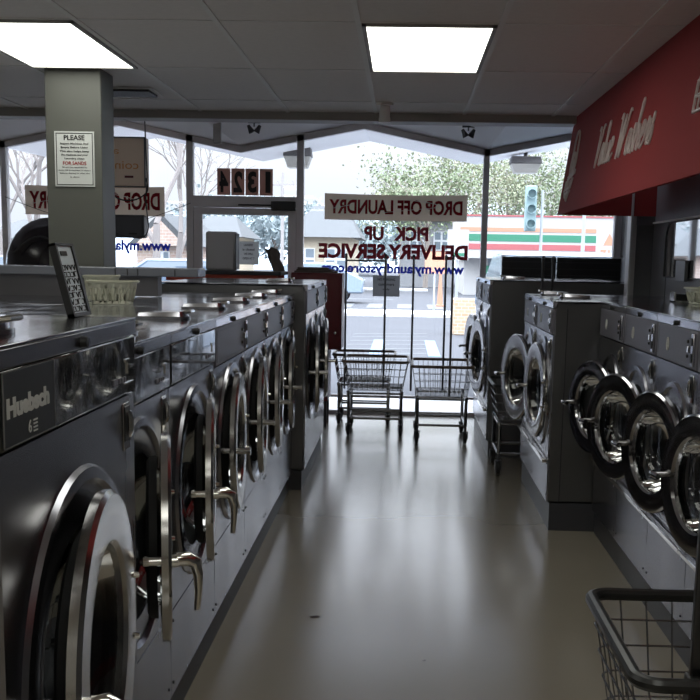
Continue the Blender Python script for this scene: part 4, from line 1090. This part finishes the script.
# cars
def car(label, x, y, rz, L, W, H, m_, group=None):
    T = thing('car', label, 'car', (x, y, -.03), rz, group); hl, hw = L/2, W/2
    def sect(pts, w, tw=1.):
        return pts
    side = [(-hl, .35), (-hl, .75), (-hl+.75, .92), (-hl+1.55, H), (hl-1.1, H), (hl-.25, .95), (hl, .85), (hl, .35)]
    b = MB(); n = len(side); vs = []
    for s_ in (-1, 1):
        for (px, pz) in side:
            inset = .16 if pz > 1.0 else 0; vs.append((px, s_*(hw-inset), pz))
    fs = [tuple(range(n)), tuple(range(2*n-1, n-1, -1))]+[(i, (i+1) % n, n+(i+1) % n, n+i) for i in range(n)]
    b.add(vs, fs); link('body', b, m_, T, bevel=.06)
    gl = MB()
    gl.add([(-hl+.80, -hw+.12, .97), (-hl+.80, hw-.12, .97), (-hl+1.48, hw-.24, H-.07), (-hl+1.48, -hw+.24, H-.07), (-hl+.78, -hw+.12, .99), (-hl+.78, hw-.12, .99), (-hl+1.46, hw-.24, H-.05), (-hl+1.46, -hw+.24, H-.05)], [(0, 1, 2, 3), (4, 7, 6, 5), (0, 4, 5, 1), (1, 5, 6, 2), (2, 6, 7, 3), (3, 7, 4, 0)])
    link('windshield', gl, CARG, T)
    for s_ in (-1, 1):
        link('side_window', MB().add([(-hl+1.1, s_*(hw-.0), 1.0), (hl-.6, s_*(hw-.0), 1.0), (hl-1.2, s_*(hw-.13), H-.08), (-hl+1.6, s_*(hw-.13), H-.08), (-hl+1.1, s_*(hw-.06), 1.0), (hl-.6, s_*(hw-.06), 1.0), (hl-1.2, s_*(hw-.2), H-.08), (-hl+1.6, s_*(hw-.2), H-.08)], [(0, 1, 2, 3), (4, 7, 6, 5), (0, 4, 5, 1), (1, 5, 6, 2), (2, 6, 7, 3), (3, 7, 4, 0)]), CARG, T)
        mi = MB().box(-hl+1.15, -hl+1.32, s_*(hw+.03)-.0, s_*(hw+.03)+s_*.2, 1.0, 1.16) if s_ > 0 else MB().box(-hl+1.15, -hl+1.32, s_*(hw+.23), s_*(hw+.03), 1.0, 1.16)
        link('side_mirror', mi, m_, T, bevel=.03)
        for wx in (-hl+.85, hl-.85):
            Mw = Matrix.Translation((wx, s_*(hw-.08), .33)) @ Matrix.Rotation(PI/2, 4, 'Z')
            link('wheel', MB().lathe([(.001, -.1), (.2, -.1), (.33, -.08), (.34, 0), (.33, .08), (.2, .1), (.001, .1)], 24, Mw), RUBBER, T)
        link('headlight', MB().box(-hl-.02, -hl+.05, s_*(hw-.35)-.18, s_*(hw-.35)+.18, .60, .72), LAMPG, T, bevel=.01)
    return T
car('pale blue car parked nose-in right outside the right window', 1.98, 14.9, PI/2, 4.6, 1.75, 1.66, CARW)
car('blue-grey car parked across the street under the left window lettering', PX(178, 30), 30, 0, 4.4, 1.75, 1.46, CARB)
car('pale car parked across the street in front of the cream house', PX(306, 40), 40, .0, 4.2, 1.75, 1.4, CARW)
car('blue-grey car parked across the street left of the pillar', PX(20, 32), 32, 0, 4.4, 1.75, 1.46, CARB)

# ================================================================== world and look
w = bpy.data.worlds.new('overcast_sky'); S.world = w; w.use_nodes = True; nt = w.node_tree; bg = nt.nodes['Background']
tc = nt.nodes.new('ShaderNodeTexCoord'); nz = nt.nodes.new('ShaderNodeTexNoise'); nz.inputs['Scale'].default_value = 1.6; nz.inputs['Detail'].default_value = 3
mx = nt.nodes.new('ShaderNodeMix'); mx.data_type = 'RGBA'; mx.inputs['A'].default_value = (.70, .76, .90, 1); mx.inputs['B'].default_value = (.88, .90, .97, 1)
nt.links.new(tc.outputs['Generated'], nz.inputs['Vector']); nt.links.new(nz.outputs['Fac'], mx.inputs['Factor']); nt.links.new(mx.outputs['Result'], bg.inputs['Color'])
# overcast sky: the zenith is about three times as bright as the horizon
sx = nt.nodes.new('ShaderNodeSeparateXYZ'); nt.links.new(tc.outputs['Generated'], sx.inputs[0])
mr = nt.nodes.new('ShaderNodeMapRange'); mr.inputs['From Min'].default_value = .0; mr.inputs['From Max'].default_value = 1.; mr.inputs['To Min'].default_value = SKY; mr.inputs['To Max'].default_value = SKY*11
pw = nt.nodes.new('ShaderNodeMath'); pw.operation = 'POWER'; pw.use_clamp = True; pw.inputs[1].default_value = 1.6
mxz = nt.nodes.new('ShaderNodeMath'); mxz.operation = 'MAXIMUM'; mxz.inputs[1].default_value = 0.
nt.links.new(sx.outputs['Z'], mxz.inputs[0]); nt.links.new(mxz.outputs[0], pw.inputs[0]); nt.links.new(pw.outputs[0], mr.inputs['Value']); nt.links.new(mr.outputs[0], bg.inputs['Strength'])
S.view_settings.view_transform = 'Standard'; S.view_settings.look = 'None'; S.view_settings.gamma = 1; S.view_settings.use_curve_mapping = False
S.view_settings.exposure = .6
S.cycles.max_bounces = 8; S.cycles.diffuse_bounces = 5; S.cycles.glossy_bounces = 5; S.cycles.transparent_max_bounces = 16
S.cycles.sample_clamp_indirect = 4
